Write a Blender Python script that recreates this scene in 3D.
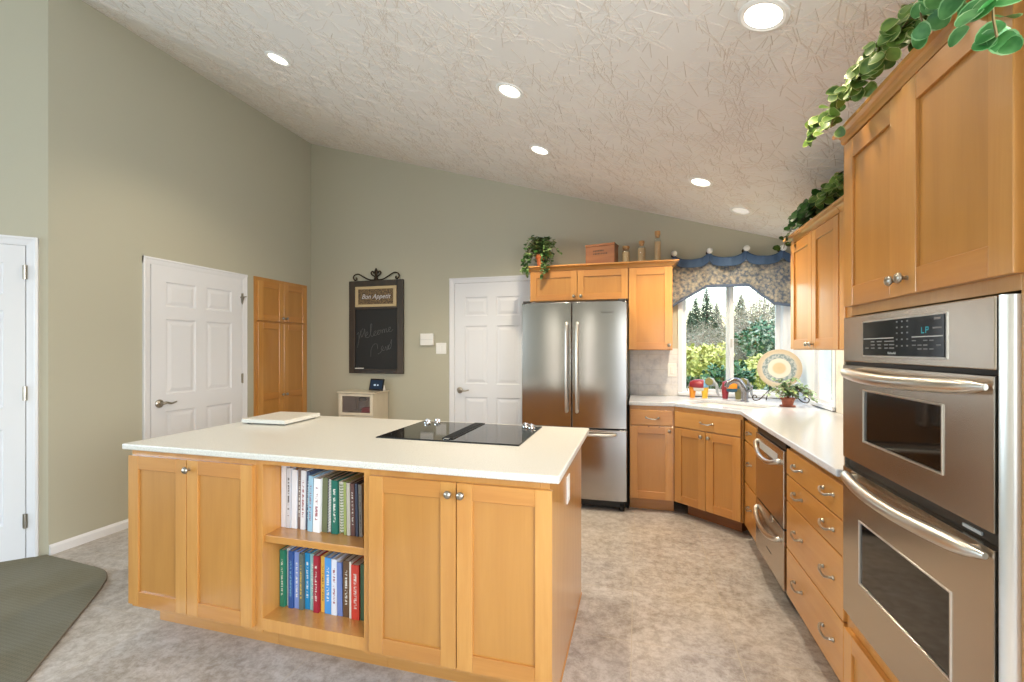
import bpy, bmesh, math, random
from mathutils import Vector, Matrix
R = math.radians
SC = bpy.context.scene
C = SC.collection
for o in list(bpy.data.objects): bpy.data.objects.remove(o)

# ------------------------------------------------------------------ camera, world, light, exposure
XL, XR, YB = -3.733, 1.34, 4.556          # kitchen walls: left, right, back (camera stands at x=0, y=0)
cam = bpy.data.cameras.new('camera'); cam_o = bpy.data.objects.new('camera', cam); C.objects.link(cam_o)
cam_o.location = (0, 0, 1.358); cam_o.rotation_euler = (R(90), 0, R(15.5))
cam.sensor_width = 36; cam.lens = 16.0; cam.shift_y = 0.0075; cam.clip_start = 0.02; cam.clip_end = 300
SC.camera = cam_o

SC.view_settings.view_transform = 'Standard'; SC.view_settings.look = 'None'
SC.view_settings.exposure = 0.1; SC.view_settings.gamma = 1.0; SC.view_settings.use_curve_mapping = False
try:
    SC.cycles.use_denoising = True; SC.cycles.max_bounces = 8; SC.cycles.diffuse_bounces = 5
    SC.cycles.glossy_bounces = 4; SC.cycles.transparent_max_bounces = 12; SC.cycles.caustics_reflective = False
    SC.cycles.caustics_refractive = False; SC.cycles.sample_clamp_indirect = 6
except Exception: pass

w = bpy.data.worlds.new('world'); SC.world = w; w.use_nodes = True
nt = w.node_tree; bg = nt.nodes['Background']
sky = nt.nodes.new('ShaderNodeTexSky'); sky.sky_type = 'NISHITA'; sky.sun_disc = False
sky.sun_elevation = R(38); sky.sun_rotation = R(75); sky.air_density = 1.3; sky.dust_density = 3.0
nt.links.new(sky.outputs[0], bg.inputs[0]); bg.inputs[1].default_value = .8

def sun_lamp(rot, strength, col):
    l = bpy.data.lights.new('sun', 'SUN'); l.energy = strength; l.angle = R(1.0); l.color = col
    o = bpy.data.objects.new('sun', l); C.objects.link(o); o.rotation_euler = rot
    return o
sun = sun_lamp((0, 0, 0), 4.2, (1, .95, .86))
sun.rotation_euler = Vector((.60, .48, -.64)).to_track_quat('-Z', 'Y').to_euler()

def area_light(name, loc, direction, sx, sy, power, col):
    l = bpy.data.lights.new(name, 'AREA'); l.shape = 'RECTANGLE'; l.size = sx; l.size_y = sy
    l.energy = power; l.color = col
    o = bpy.data.objects.new(name, l); C.objects.link(o); o.location = loc
    o.rotation_euler = Vector(direction).to_track_quat('-Z', 'Y').to_euler()
    return o
# daylight fill lamps added in unseen openings behind and beside the camera
area_light('fill_rear_right', (.75, -3.16, 1.15), (0, 1, .08), .8, 2.0, 18, (.84, .93, 1))
area_light('fill_rear_window', (-4.9, -3.16, 1.5), (.1, 1, .05), 1.9, 1.7, 50, (.7, .85, 1))
area_light('fill_fridge_streak', (-2.24, -3.16, 1.15), (0, 1, 0), .22, 2.0, 4.6, (1, .93, .82))  # added strip lamp, makes a streak reflect in the refrigerator
area_light('fill_fridge_streak', (-.90, -3.16, 1.15), (0, 1, 0), .22, 2.0, 4.6, (1, .95, .88))  # second added strip lamp, for the other refrigerator streak
area_light('fill_side_window', (-6.14, -.9, 1.6), (1, .05, .05), 2.4, 1.8, 112, (.66, .83, 1))
area_light('fill_right_opening', (1.30, -.1, 1.45), (-1, .05, .1), 1.7, 1.5, 100, (.82, .92, 1))  # added lamp in an invented opening, lights the left wall

# ------------------------------------------------------------------ materials
def lin(c):
    f = lambda v: v / 12.92 if v <= .04045 else ((v + .055) / 1.055) ** 2.4
    return tuple(f(v / 255) for v in c) + (1,)
M = {}
def base(name, rgb, rough=.5, metal=0, spec=.5, **kw):
    m = bpy.data.materials.new(name); m.use_nodes = True; b = m.node_tree.nodes['Principled BSDF']
    b.inputs['Base Color'].default_value = lin(rgb); b.inputs['Roughness'].default_value = rough
    b.inputs['Metallic'].default_value = metal; b.inputs['Specular IOR Level'].default_value = spec
    for k, v in kw.items(): b.inputs[k.replace('_', ' ')].default_value = v
    M[name] = m; return m, m.node_tree, b
def N(t, kind, **kw):
    n = t.nodes.new(kind)
    for k, v in kw.items():
        if k in n.inputs: n.inputs[k].default_value = v
        else: setattr(n, k, v)
    return n
def coord(t, scale=(1, 1, 1), out='Object', rand=False, rot=(0, 0, 0)):
    tc = N(t, 'ShaderNodeTexCoord'); mp = N(t, 'ShaderNodeMapping'); mp.inputs['Scale'].default_value = scale
    mp.inputs['Rotation'].default_value = rot
    t.links.new(tc.outputs[out], mp.inputs['Vector'])
    if rand:
        oi = N(t, 'ShaderNodeObjectInfo'); mu = N(t, 'ShaderNodeMath', operation='MULTIPLY'); mu.inputs[1].default_value = 17.0
        t.links.new(oi.outputs['Random'], mu.inputs[0]); t.links.new(mu.outputs[0], mp.inputs['Location'])
    return mp.outputs[0]
def ramp(t, fac, stops):
    r = N(t, 'ShaderNodeValToRGB'); e = r.color_ramp.elements
    while len(e) < len(stops): e.new(.5)
    for i, (p, c) in enumerate(stops):
        e[i].position = p; e[i].color = lin(c) if max(c) > 1.001 or len(c) == 3 and isinstance(c[0], int) else tuple(c)
    t.links.new(fac, r.inputs[0]); return r.outputs[0]
def mix(t, fac, a, b, mode='MIX'):
    m = N(t, 'ShaderNodeMix', data_type='RGBA', blend_type=mode)
    for sock, v in ((m.inputs[0], fac), (m.inputs[6], a), (m.inputs[7], b)):
        if hasattr(v, 'node'): t.links.new(v, sock)
        else: sock.default_value = v
    return m.outputs[2]
def bump(t, b, h, strength=.2, dist=.002):
    n = N(t, 'ShaderNodeBump'); n.inputs['Strength'].default_value = strength; n.inputs['Distance'].default_value = dist
    t.links.new(h, n.inputs['Height']); t.links.new(n.outputs[0], b.inputs['Normal'])

def wood(name, axis, light, dark, rough=.34, spec=.5):
    m, t, b = base(name, light, rough, spec=spec)
    sc = [9, 9, 9]; sc['xyz'.index(axis)] = .9
    v = coord(t, sc, rand=True)
    n1 = N(t, 'ShaderNodeTexNoise', Scale=1.6, Detail=5, Roughness=.6, Distortion=.6); t.links.new(v, n1.inputs['Vector'])
    sc2 = [95, 95, 95]; sc2['xyz'.index(axis)] = 3
    n2 = N(t, 'ShaderNodeTexNoise', Scale=1.5, Detail=2); t.links.new(coord(t, sc2, rand=True), n2.inputs['Vector'])
    mid = tuple(int((a + c) / 2) for a, c in zip(light, dark))
    col = ramp(t, n1.outputs['Fac'], [(.26, dark), (.52, mid), (.76, light)])
    col = mix(t, .13, col, ramp(t, n2.outputs['Fac'], [(.35, dark), (.65, light)]), 'MIX')
    oi = N(t, 'ShaderNodeObjectInfo'); hs = N(t, 'ShaderNodeHueSaturation')
    mr = N(t, 'ShaderNodeMapRange'); mr.inputs['To Min'].default_value = .93; mr.inputs['To Max'].default_value = 1.06
    t.links.new(oi.outputs['Random'], mr.inputs['Value']); t.links.new(mr.outputs[0], hs.inputs['Value'])
    t.links.new(col, hs.inputs['Color']); t.links.new(hs.outputs[0], b.inputs['Base Color'])
    bump(t, b, n2.outputs['Fac'], .03, .001); b.inputs['Coat Weight'].default_value = .8; b.inputs['Coat Roughness'].default_value = .16
LT, DK = (205, 150, 80), (184, 124, 58)
for ax in 'xyz': wood('maple_' + ax, ax, LT, DK)
wood('maple_panel', 'z', (189, 134, 66), (174, 118, 54))
wood('maple_rail', 'x', (197, 139, 70), (177, 116, 53))
wood('box_wood', 'x', (160, 98, 46), (124, 70, 28), .6)
wood('cream_wood', 'z', (226, 214, 192), (212, 198, 174), .5)
wood('dark_frame', 'z', (62, 44, 28), (24, 19, 15), .55)

def paint(name, rgb, rough=.6, bs=.12, scale=220):
    m, t, b = base(name, rgb, rough, spec=.3)
    n = N(t, 'ShaderNodeTexNoise', Scale=scale, Detail=2); t.links.new(coord(t), n.inputs['Vector'])
    bump(t, b, n.outputs['Fac'], bs, .002); return m, t, b
paint('wall_paint', (184, 180, 162))
paint('ceiling_paint', (232, 227, 222), .8, .1, 90)
paint('ceiling_ridge_shade', (216, 206, 196), .8, .1, 90)  # darker tint stands in for the shaded sides of the stamped ridges
paint('white_paint', (226, 226, 230), .35, .02)
paint('white_trim', (228, 228, 232), .35, .02)
base('vinyl_white', (222, 226, 232), .35); base('white_plastic', (238, 236, 232), .4)
base('black_plastic', (16, 16, 17), .4); base('rubber', (22, 22, 22), .7)
base('dark_gap', (26, 22, 19), .8)
base('chrome', (215, 215, 218), .12, 1); base('nickel', (176, 170, 160), .28, 1)
base('bronze', (60, 48, 38), .45, .8); base('brass_dark', (70, 58, 48), .4, .9)
base('faucet_metal', (142, 142, 146), .25, 1)
def steel(name, rgb, rough, axis):
    m, t, b = base(name, rgb, rough, 1)
    sc = [900, 900, 900]; sc['xyz'.index(axis)] = 6
    n = N(t, 'ShaderNodeTexNoise', Scale=1.0, Detail=2); t.links.new(coord(t, sc), n.inputs['Vector'])
    r = N(t, 'ShaderNodeMapRange'); r.inputs['To Min'].default_value = rough - .01; r.inputs['To Max'].default_value = rough + .02
    s2 = [1.4, 1.4, 1.4]; s2['xyz'.index(axis)] = .35
    n2 = N(t, 'ShaderNodeTexNoise', Scale=2.2, Detail=1); t.links.new(coord(t, s2), n2.inputs['Vector'])
    bump(t, b, n2.outputs['Fac'], .16, .012)
steel('steel_fridge', (174, 170, 168), .16, 'z'); steel('steel_oven', (200, 188, 174), .24, 'x')
base('steel_handle', (214, 211, 206), .3, 1)
base('fridge_side', (48, 46, 45), .5)
base('black_glass', (8, 8, 9), .08, spec=.22)
base('oven_glass', (20, 16, 13), .05, spec=.6)
m, t, b = base('cooktop_glass', (18, 17, 16), .05, spec=.7)
v = coord(t, (1, 1, 1)); sp = []
tc = N(t, 'ShaderNodeTexCoord')
ringsum = None
for cx, cy, rr in ((-.20, .12, .095), (-.22, -.12, .075), (.20, -.10, .10), (.17, .13, .07)):
    vm = N(t, 'ShaderNodeVectorMath', operation='DISTANCE'); t.links.new(tc.outputs['Object'], vm.inputs[0]); vm.inputs[1].default_value = (cx, cy, .006)
    sb = N(t, 'ShaderNodeMath', operation='SUBTRACT'); t.links.new(vm.outputs['Value'], sb.inputs[0]); sb.inputs[1].default_value = rr
    ab = N(t, 'ShaderNodeMath', operation='ABSOLUTE'); t.links.new(sb.outputs[0], ab.inputs[0])
    lt = N(t, 'ShaderNodeMath', operation='LESS_THAN'); t.links.new(ab.outputs[0], lt.inputs[0]); lt.inputs[1].default_value = .0022
    if ringsum is None: ringsum = lt.outputs[0]
    else:
        ad = N(t, 'ShaderNodeMath', operation='MAXIMUM'); t.links.new(ringsum, ad.inputs[0]); t.links.new(lt.outputs[0], ad.inputs[1]); ringsum = ad.outputs[0]
t.links.new(mix(t, ringsum, lin((18, 17, 16)), lin((70, 66, 62))), b.inputs['Base Color'])

def solid_surface(name, light, dark, rough):
    m, t, b = base(name, light, rough)
    n = N(t, 'ShaderNodeTexNoise', Scale=260, Detail=2); t.links.new(coord(t), n.inputs['Vector'])
    t.links.new(ramp(t, n.outputs['Fac'], [(.36, dark), (.48, light), (.62, tuple(min(255, c + 8) for c in light))]), b.inputs['Base Color'])
solid_surface('island_top', (210, 207, 199), (188, 182, 172), .3)
solid_surface('white_quartz', (200, 204, 211), (186, 189, 195), .13)
base('sink_white', (236, 233, 228), .2)

m, t, b = base('floor_vinyl', (176, 160, 142), .32, spec=.45)
v = coord(t)
n1 = N(t, 'ShaderNodeTexNoise', Scale=3.6, Detail=10, Roughness=.74, Distortion=.15); t.links.new(v, n1.inputs['Vector'])
n2 = N(t, 'ShaderNodeTexNoise', Scale=19, Detail=10, Roughness=.82, Distortion=.2); t.links.new(v, n2.inputs['Vector'])
n3 = N(t, 'ShaderNodeTexNoise', Scale=1.1, Detail=3); t.links.new(v, n3.inputs['Vector'])
c1 = ramp(t, n1.outputs['Fac'], [(.38, (118, 108, 101)), (.49, (160, 152, 147)), (.60, (194, 189, 187))])
c2 = ramp(t, n2.outputs['Fac'], [(.40, (90, 78, 70)), (.48, (157, 147, 140)), (.57, (210, 206, 205))])
col = mix(t, .5, c1, c2)
col = mix(t, .35, col, ramp(t, n3.outputs['Fac'], [(.4, (170, 164, 160)), (.62, (198, 186, 168))]), 'MIX')
br = N(t, 'ShaderNodeTexBrick', offset=0.0, squash=1.0)
br.inputs['Scale'].default_value = 1; br.inputs['Brick Width'].default_value = .457; br.inputs['Row Height'].default_value = .457
br.inputs['Mortar Size'].default_value = .0022; br.inputs['Mortar Smooth'].default_value = .5
mp = N(t, 'ShaderNodeMapping'); tc = N(t, 'ShaderNodeTexCoord'); mp.inputs['Location'].default_value = (.03, .1, 0)
t.links.new(tc.outputs['Object'], mp.inputs['Vector']); t.links.new(mp.outputs[0], br.inputs['Vector'])
col = mix(t, br.outputs['Fac'], col, lin((180, 169, 152)))
t.links.new(col, b.inputs['Base Color']); bump(t, b, n2.outputs['Fac'], .12, .001)

m, t, b = base('carpet_pile', (104, 98, 74), .95, spec=.1)
v = coord(t, rot=(0, 0, R(45)))
ck = N(t, 'ShaderNodeTexChecker', Scale=75); t.links.new(v, ck.inputs['Vector'])
n = N(t, 'ShaderNodeTexNoise', Scale=400, Detail=2); t.links.new(v, n.inputs['Vector'])
n4 = N(t, 'ShaderNodeTexNoise', Scale=2.5, Detail=3); t.links.new(v, n4.inputs['Vector'])
c = mix(t, ck.outputs['Fac'], lin((128, 121, 100)), lin((110, 104, 86)))
c = mix(t, .4, c, ramp(t, n.outputs['Fac'], [(.35, (76, 74, 64)), (.65, (130, 126, 112))]))
c = mix(t, .3, c, ramp(t, n4.outputs['Fac'], [(.4, (108, 103, 84)), (.6, (128, 128, 118))]))
t.links.new(c, b.inputs['Base Color']); bump(t, b, n.outputs['Fac'], .5, .004)

def tile(name, rgb, stops, rot):
    m, t, b = base(name, rgb, .4)
    n = N(t, 'ShaderNodeTexNoise', Scale=9, Detail=6, Roughness=.65); t.links.new(coord(t), n.inputs['Vector'])
    col = ramp(t, n.outputs['Fac'], stops)
    br = N(t, 'ShaderNodeTexBrick', offset=0.5); br.inputs['Scale'].default_value = 1; br.inputs['Brick Width'].default_value = .2; br.inputs['Row Height'].default_value = .145
    br.inputs['Mortar Size'].default_value = .002
    mp = N(t, 'ShaderNodeMapping'); tc = N(t, 'ShaderNodeTexCoord'); mp.inputs['Rotation'].default_value = rot
    t.links.new(tc.outputs['Object'], mp.inputs['Vector']); t.links.new(mp.outputs[0], br.inputs['Vector'])
    t.links.new(mix(t, br.outputs['Fac'], col, lin((206, 202, 196))), b.inputs['Base Color'])
tile('tile_stone', (196, 190, 186), [(.35, (198, 198, 202)), (.5, (220, 219, 220)), (.65, (230, 228, 226))], (R(90), 0, 0))
tile('tile_beige', (222, 212, 196), [(.35, (206, 196, 180)), (.5, (224, 215, 200)), (.65, (232, 225, 214))], (R(90), 0, R(90)))

base('carpet_binding', (112, 100, 84), .7); base('slate_board', (34, 35, 36), .7); base('chalk_line', (112, 112, 112), .9); base('chalk_white', (228, 226, 220), .9)
m, t, b = base('plaque_face', (84, 66, 48), .7)
n = N(t, 'ShaderNodeTexNoise', Scale=70, Detail=3); t.links.new(coord(t), n.inputs['Vector'])
t.links.new(ramp(t, n.outputs['Fac'], [(.4, (70, 56, 46)), (.52, (112, 92, 66)), (.64, (150, 124, 84))]), b.inputs['Base Color'])
base('plaque_border', (198, 176, 136), .6); base('plaque_text', (206, 206, 212), .6)
base('terracotta', (196, 106, 58), .7); base('terracotta_dark', (150, 84, 62), .7); base('soil', (50, 36, 26), .9)
def leafmat(name, a, bcol, rough=.45):
    m, t, b = base(name, a, rough, spec=.4)
    n = N(t, 'ShaderNodeTexNoise', Scale=28, Detail=2); t.links.new(coord(t), n.inputs['Vector'])
    t.links.new(ramp(t, n.outputs['Fac'], [(.36, a), (.62, bcol)]), b.inputs['Base Color'])
leafmat('ivy_leaf', (66, 100, 46), (138, 160, 104)); leafmat('ivy_dark', (28, 58, 26), (60, 104, 40))
leafmat('varieg_centre', (66, 100, 36), (108, 136, 56)); leafmat('varieg_edge', (140, 156, 82), (184, 190, 128))
leafmat('mint_centre', (44, 104, 44), (84, 140, 74)); leafmat('mint_edge', (104, 160, 96), (152, 188, 132))
leafmat('pot_leaf', (96, 128, 92), (168, 186, 152)); base('stem_brown', (112, 92, 54), .7); base('stem_red', (122, 84, 52), .7)
leafmat('conifer_green', (44, 66, 46), (88, 112, 84), .8); leafmat('conifer_dark', (28, 48, 36), (66, 92, 66), .8)
leafmat('yellow_leaf', (150, 156, 76), (206, 204, 128), .6); leafmat('bare_twig', (130, 120, 104), (172, 164, 150), .9)
leafmat('shrub_leaf', (34, 70, 50), (84, 128, 92), .6); leafmat('grey_leaf', (116, 130, 110), (168, 176, 158), .7)
leafmat('grass_green', (86, 110, 62), (120, 140, 84), .9); base('bark', (84, 72, 60), .9)
base('denim', (78, 100, 132), .85, spec=.2); base('denim_trim', (92, 106, 130), .85, spec=.2)
m, t, b = base('print_cloth', (190, 176, 148), .85, spec=.2)
v = coord(t, (1, .2, 1))
vo = N(t, 'ShaderNodeTexVoronoi', Scale=7); t.links.new(v, vo.inputs['Vector'])
vo2 = N(t, 'ShaderNodeTexVoronoi', Scale=34); t.links.new(v, vo2.inputs['Vector'])
wv = N(t, 'ShaderNodeTexNoise', Scale=38, Detail=3); t.links.new(v, wv.inputs['Vector'])
ca = ramp(t, vo.outputs['Distance'], [(.0, (136, 98, 76)), (.16, (196, 186, 164)), (.30, (90, 102, 122)), (.46, (198, 188, 168)), (.6, (108, 116, 128))])
cb = ramp(t, vo2.outputs['Distance'], [(.1, (176, 146, 106)), (.35, (186, 178, 160)), (.55, (84, 96, 116))])
cc = ramp(t, wv.outputs['Fac'], [(.44, (88, 98, 116)), (.56, (188, 178, 158))])
t.links.new(mix(t, .4, mix(t, .45, ca, cb), cc), b.inputs['Base Color'])
m, t, b = base('plate_glaze', (208, 190, 158), .3)
tc = N(t, 'ShaderNodeTexCoord'); vm = N(t, 'ShaderNodeVectorMath', operation='LENGTH'); mp = N(t, 'ShaderNodeMapping'); mp.inputs['Scale'].default_value = (1, 0, 1)
t.links.new(tc.outputs['Object'], mp.inputs['Vector']); t.links.new(mp.outputs[0], vm.inputs[0])
rad = N(t, 'ShaderNodeMath', operation='MULTIPLY'); rad.inputs[1].default_value = 1 / .186; t.links.new(vm.outputs['Value'], rad.inputs[0])
pc = ramp(t, rad.outputs[0], [(.0, (188, 170, 136)), (.26, (192, 175, 144)), (.34, (204, 198, 186)), (.5, (204, 199, 188)), (.53, (160, 168, 168)), (.74, (166, 172, 174)), (.79, (188, 177, 158)), (.9, (180, 166, 144))])
band = ramp(t, rad.outputs[0], [(.5, (0, 0, 0)), (.54, (255, 255, 255)), (.74, (255, 255, 255)), (.79, (0, 0, 0))])
pn = N(t, 'ShaderNodeTexNoise', Scale=42, Detail=3); t.links.new(tc.outputs['Object'], pn.inputs['Vector'])
pf = ramp(t, pn.outputs['Fac'], [(.46, (0, 0, 0)), (.54, (255, 255, 255))])
mm = N(t, 'ShaderNodeMath', operation='MULTIPLY'); t.links.new(band, mm.inputs[0]); t.links.new(pf, mm.inputs[1])
t.links.new(mix(t, mm.outputs[0], pc, lin((118, 134, 138))), b.inputs['Base Color'])
for nm, c in dict(patch_red=(140, 38, 50), patch_orange=(222, 142, 34), patch_teal=(52, 98, 116), patch_olive=(128, 122, 74), patch_blue=(110, 162, 196), patch_yellow=(226, 184, 60), patch_grey=(150, 156, 160), patch_white=(214, 212, 206)).items():
    base(nm, c, .35)
base('paper', (226, 222, 212), .9)
m, t, b = base('glass_clear', (255, 255, 255), .02, Transmission_Weight=1.0, IOR=1.45)
def window_glass(name, tint, refl):
    m = bpy.data.materials.new(name); m.use_nodes = True; t = m.node_tree; t.nodes.clear()
    o = N(t, 'ShaderNodeOutputMaterial'); tr = N(t, 'ShaderNodeBsdfTransparent'); gl = N(t, 'ShaderNodeBsdfGlossy'); mx = N(t, 'ShaderNodeMixShader')
    tr.inputs[0].default_value = tint; gl.inputs['Roughness'].default_value = .02; lw = N(t, 'ShaderNodeLayerWeight'); lw.inputs['Blend'].default_value = .5
    pw = N(t, 'ShaderNodeMath', operation='POWER'); pw.inputs[1].default_value = 4.0; t.links.new(lw.outputs['Facing'], pw.inputs[0])
    fr = N(t, 'ShaderNodeMath', operation='MULTIPLY_ADD'); fr.inputs[1].default_value = .6; fr.inputs[2].default_value = refl; t.links.new(pw.outputs[0], fr.inputs[0])
    t.links.new(fr.outputs[0], mx.inputs[0]); t.links.new(tr.outputs[0], mx.inputs[1]); t.links.new(gl.outputs[0], mx.inputs[2]); t.links.new(mx.outputs[0], o.inputs[0]); M[name] = m
window_glass('window_glass', (.97, .99, .99, 1), .03); window_glass('cabinet_glass', (.86, .82, .84, 1), .08)
window_glass('jar_glass', (.97, .975, .97, 1), .05)
def emit(name, rgb, s):
    m = bpy.data.materials.new(name); m.use_nodes = True; t = m.node_tree; t.nodes.clear()
    o = N(t, 'ShaderNodeOutputMaterial'); e = N(t, 'ShaderNodeEmission'); e.inputs[0].default_value = lin(rgb); e.inputs[1].default_value = s
    t.links.new(e.outputs[0], o.inputs[0]); M[name] = m
emit('lamp_glow', (255, 244, 226), 5); emit('display_cyan', (70, 190, 200), .8); emit('hub_screen', (60, 74, 92), .5); emit('hub_text', (200, 215, 230), .9)
emit('lamp_glow_dim', (255, 244, 226), .75)
base('red_cloth', (172, 48, 58), .7); base('jar_content', (196, 168, 128), .8); base('cork', (190, 146, 96), .8); base('jar_pasta', (214, 190, 148), .7)
base('button_grey', (120, 120, 122), .5); base('line_silver', (190, 190, 190), .4)
base('badge_dark', (66, 62, 58), .4)

# ------------------------------------------------------------------ mesh helpers
class MB:
    def __init__(s): s.v = []; s.f = []; s.mi = []; s.cur = 0
    def add(s, vs, fs):
        b = len(s.v); s.v += [tuple(p) for p in vs]; s.f += [tuple(b + i for i in f) for f in fs]; s.mi += [s.cur] * len(fs); return s
    def mat(s, i): s.cur = i; return s
    def box(s, x0, x1, y0, y1, z0, z1):
        x0, x1 = sorted((x0, x1)); y0, y1 = sorted((y0, y1)); z0, z1 = sorted((z0, z1))
        return s.add([(x0, y0, z0), (x1, y0, z0), (x1, y1, z0), (x0, y1, z0), (x0, y0, z1), (x1, y0, z1), (x1, y1, z1), (x0, y1, z1)],
                     [(0, 3, 2, 1), (4, 5, 6, 7), (0, 1, 5, 4), (1, 2, 6, 5), (2, 3, 7, 6), (3, 0, 4, 7)])
    def prism(s, poly, z0, z1, plane='xy'):
        n = len(poly)
        P = {'xy': lambda a, c, h: (a, c, h), 'xz': lambda a, c, h: (a, h, c), 'yz': lambda a, c, h: (h, a, c)}[plane]
        vs = [P(a, c, z0) for a, c in poly] + [P(a, c, z1) for a, c in poly]
        return s.add(vs, [tuple(range(n))[::-1], tuple(range(n, 2 * n))] + [(i, (i + 1) % n, n + (i + 1) % n, n + i) for i in range(n)])
    def tube(s, pts, r, n=8, cap=True):
        pts = [Vector(p) for p in pts]; rs = r if isinstance(r, (list, tuple)) else [r] * len(pts)
        vs = []; u = None
        for i, p in enumerate(pts):
            d = (pts[min(i + 1, len(pts) - 1)] - pts[max(i - 1, 0)]).normalized()
            if u is None: u = d.orthogonal().normalized()
            else:
                u = u - d * u.dot(d); u = u.normalized() if u.length > 1e-6 else d.orthogonal().normalized()
            w_ = d.cross(u)
            for k in range(n):
                a = 2 * math.pi * k / n; vs.append(p + (u * math.cos(a) + w_ * math.sin(a)) * rs[i])
        fs = [(i * n + k, i * n + (k + 1) % n, (i + 1) * n + (k + 1) % n, (i + 1) * n + k) for i in range(len(pts) - 1) for k in range(n)]
        if cap: fs += [tuple(range(n))[::-1], tuple(range((len(pts) - 1) * n, len(pts) * n))]
        return s.add(vs, fs)
    def lathe(s, prof, c=(0, 0, 0), axis='z', n=20, sx=1, sy=1):
        vs = []; c = Vector(c)
        for r, h in prof:
            for k in range(n):
                a = 2 * math.pi * k / n; p, q = r * math.cos(a) * sx, r * math.sin(a) * sy
                vs.append(c + Vector({'z': (p, q, h), 'y': (p, h, q), 'x': (h, p, q)}[axis]))
        m_ = len(prof)
        fs = [(i * n + k, i * n + (k + 1) % n, (i + 1) * n + (k + 1) % n, (i + 1) * n + k) for i in range(m_ - 1) for k in range(n)]
        fs += [tuple(range(n))[::-1], tuple(range((m_ - 1) * n, m_ * n))]
        return s.add(vs, fs)
    def rings(s, x0, x1, z0, z1, prof, y=0):
        # nested rectangles: prof = [(inset, depth)...]; faces towards -y
        vs = []
        for ins, d in prof:
            vs += [(x0 + ins, y + d, z0 + ins), (x1 - ins, y + d, z0 + ins), (x1 - ins, y + d, z1 - ins), (x0 + ins, y + d, z1 - ins)]
        fs = [(i * 4 + k, i * 4 + (k + 1) % 4, i * 4 + 4 + (k + 1) % 4, i * 4 + 4 + k) for i in range(len(prof) - 1) for k in range(4)]
        e = (len(prof) - 1) * 4; fs.append((e, e + 1, e + 2, e + 3))
        return s.add(vs, fs)
    def leaf(s, p, d, up, L, W, fold=.25, curl=.2, m_in=0, m_edge=None):
        p = Vector(p); d = Vector(d).normalized(); sd = d.cross(Vector(up))
        sd = sd.normalized() if sd.length > 1e-5 else d.orthogonal().normalized(); n = sd.cross(d)
        prof = [(0, 0), (.10, .74), (.42, 1), (.84, .76), (1, 0)] if m_edge is None else [(0, 0), (.03, .42), (.13, .78), (.34, 1), (.6, .98), (.82, .74), (.95, .4), (1, 0)]
        K = len(prof) - 2
        mid = [p + d * (L * t) - n * (curl * L * t * t) for t, w_ in prof]
        def edge(sg, k): return [mid[i] + sd * (sg * W * .5 * prof[i][1] * k) + n * (fold * W * .5 * prof[i][1] * k) for i in range(1, K + 1)]
        def half(o, flip):
            f = [(0, 1, o)] + [(i, i + 1, o + i, o + i - 1) for i in range(1, K)] + [(K, K + 1, o + K - 1)]
            return [q[::-1] for q in f] if flip else f
        k_in = 1 if m_edge is None else .84
        l, r_ = edge(-1, k_in), edge(1, k_in); s.cur = m_in
        s.add(mid + l + r_, half(K + 2, False) + half(2 * K + 2, True))
        if m_edge is not None:
            l2, r2 = edge(-1, 1), edge(1, 1); s.cur = m_edge
            for a, b_, fl in ((l, l2, 0), (r_, r2, 1)):
                f = [(0, 2, 2 + K)] + [(2 + i, 3 + i, 3 + K + i, 2 + K + i) for i in range(K - 1)] + [(1, 1 + 2 * K, 1 + K)]
                s.add([mid[0], mid[-1]] + a + b_, [q[::-1] for q in f] if fl else f)
        s.cur = 0; return s
    def xf(s, mat):
        s.v = [tuple(mat @ Vector(p)) for p in s.v]; return s
    def build(s, name, mats, parent=None, loc=None, rotz=None, bevel=0, seg=2, smooth=False, solid=0, subd=0):
        me = bpy.data.meshes.new(name); me.from_pydata(s.v, [], s.f); me.validate()
        if not isinstance(mats, (list, tuple)): mats = [mats]
        for m_ in mats: me.materials.append(M[m_] if isinstance(m_, str) else m_)
        if len(mats) > 1 and len(me.polygons) == len(s.mi):
            for p, i in zip(me.polygons, s.mi): p.material_index = i
        bm = bmesh.new(); bm.from_mesh(me)
        if smooth is not None and smooth != 'leaf': bmesh.ops.recalc_face_normals(bm, faces=bm.faces)
        bm.to_mesh(me); bm.free()
        if smooth:
            for p in me.polygons: p.use_smooth = True
        o = bpy.data.objects.new(name, me); C.objects.link(o); o.parent = parent
        if loc is not None: o.location = loc
        if rotz is not None: o.rotation_euler = (0, 0, rotz)
        if solid:
            md = o.modifiers.new('solid', 'SOLIDIFY'); md.thickness = solid; md.offset = 0
        if bevel:
            md = o.modifiers.new('bevel', 'BEVEL'); md.width = bevel; md.segments = seg; md.limit_method = 'ANGLE'; md.angle_limit = R(40)
        if subd:
            md = o.modifiers.new('subd', 'SUBSURF'); md.levels = subd; md.render_levels = subd
        if smooth is True:
            try: me.set_sharp_from_angle(angle=R(42))
            except Exception: pass
        return o

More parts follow.
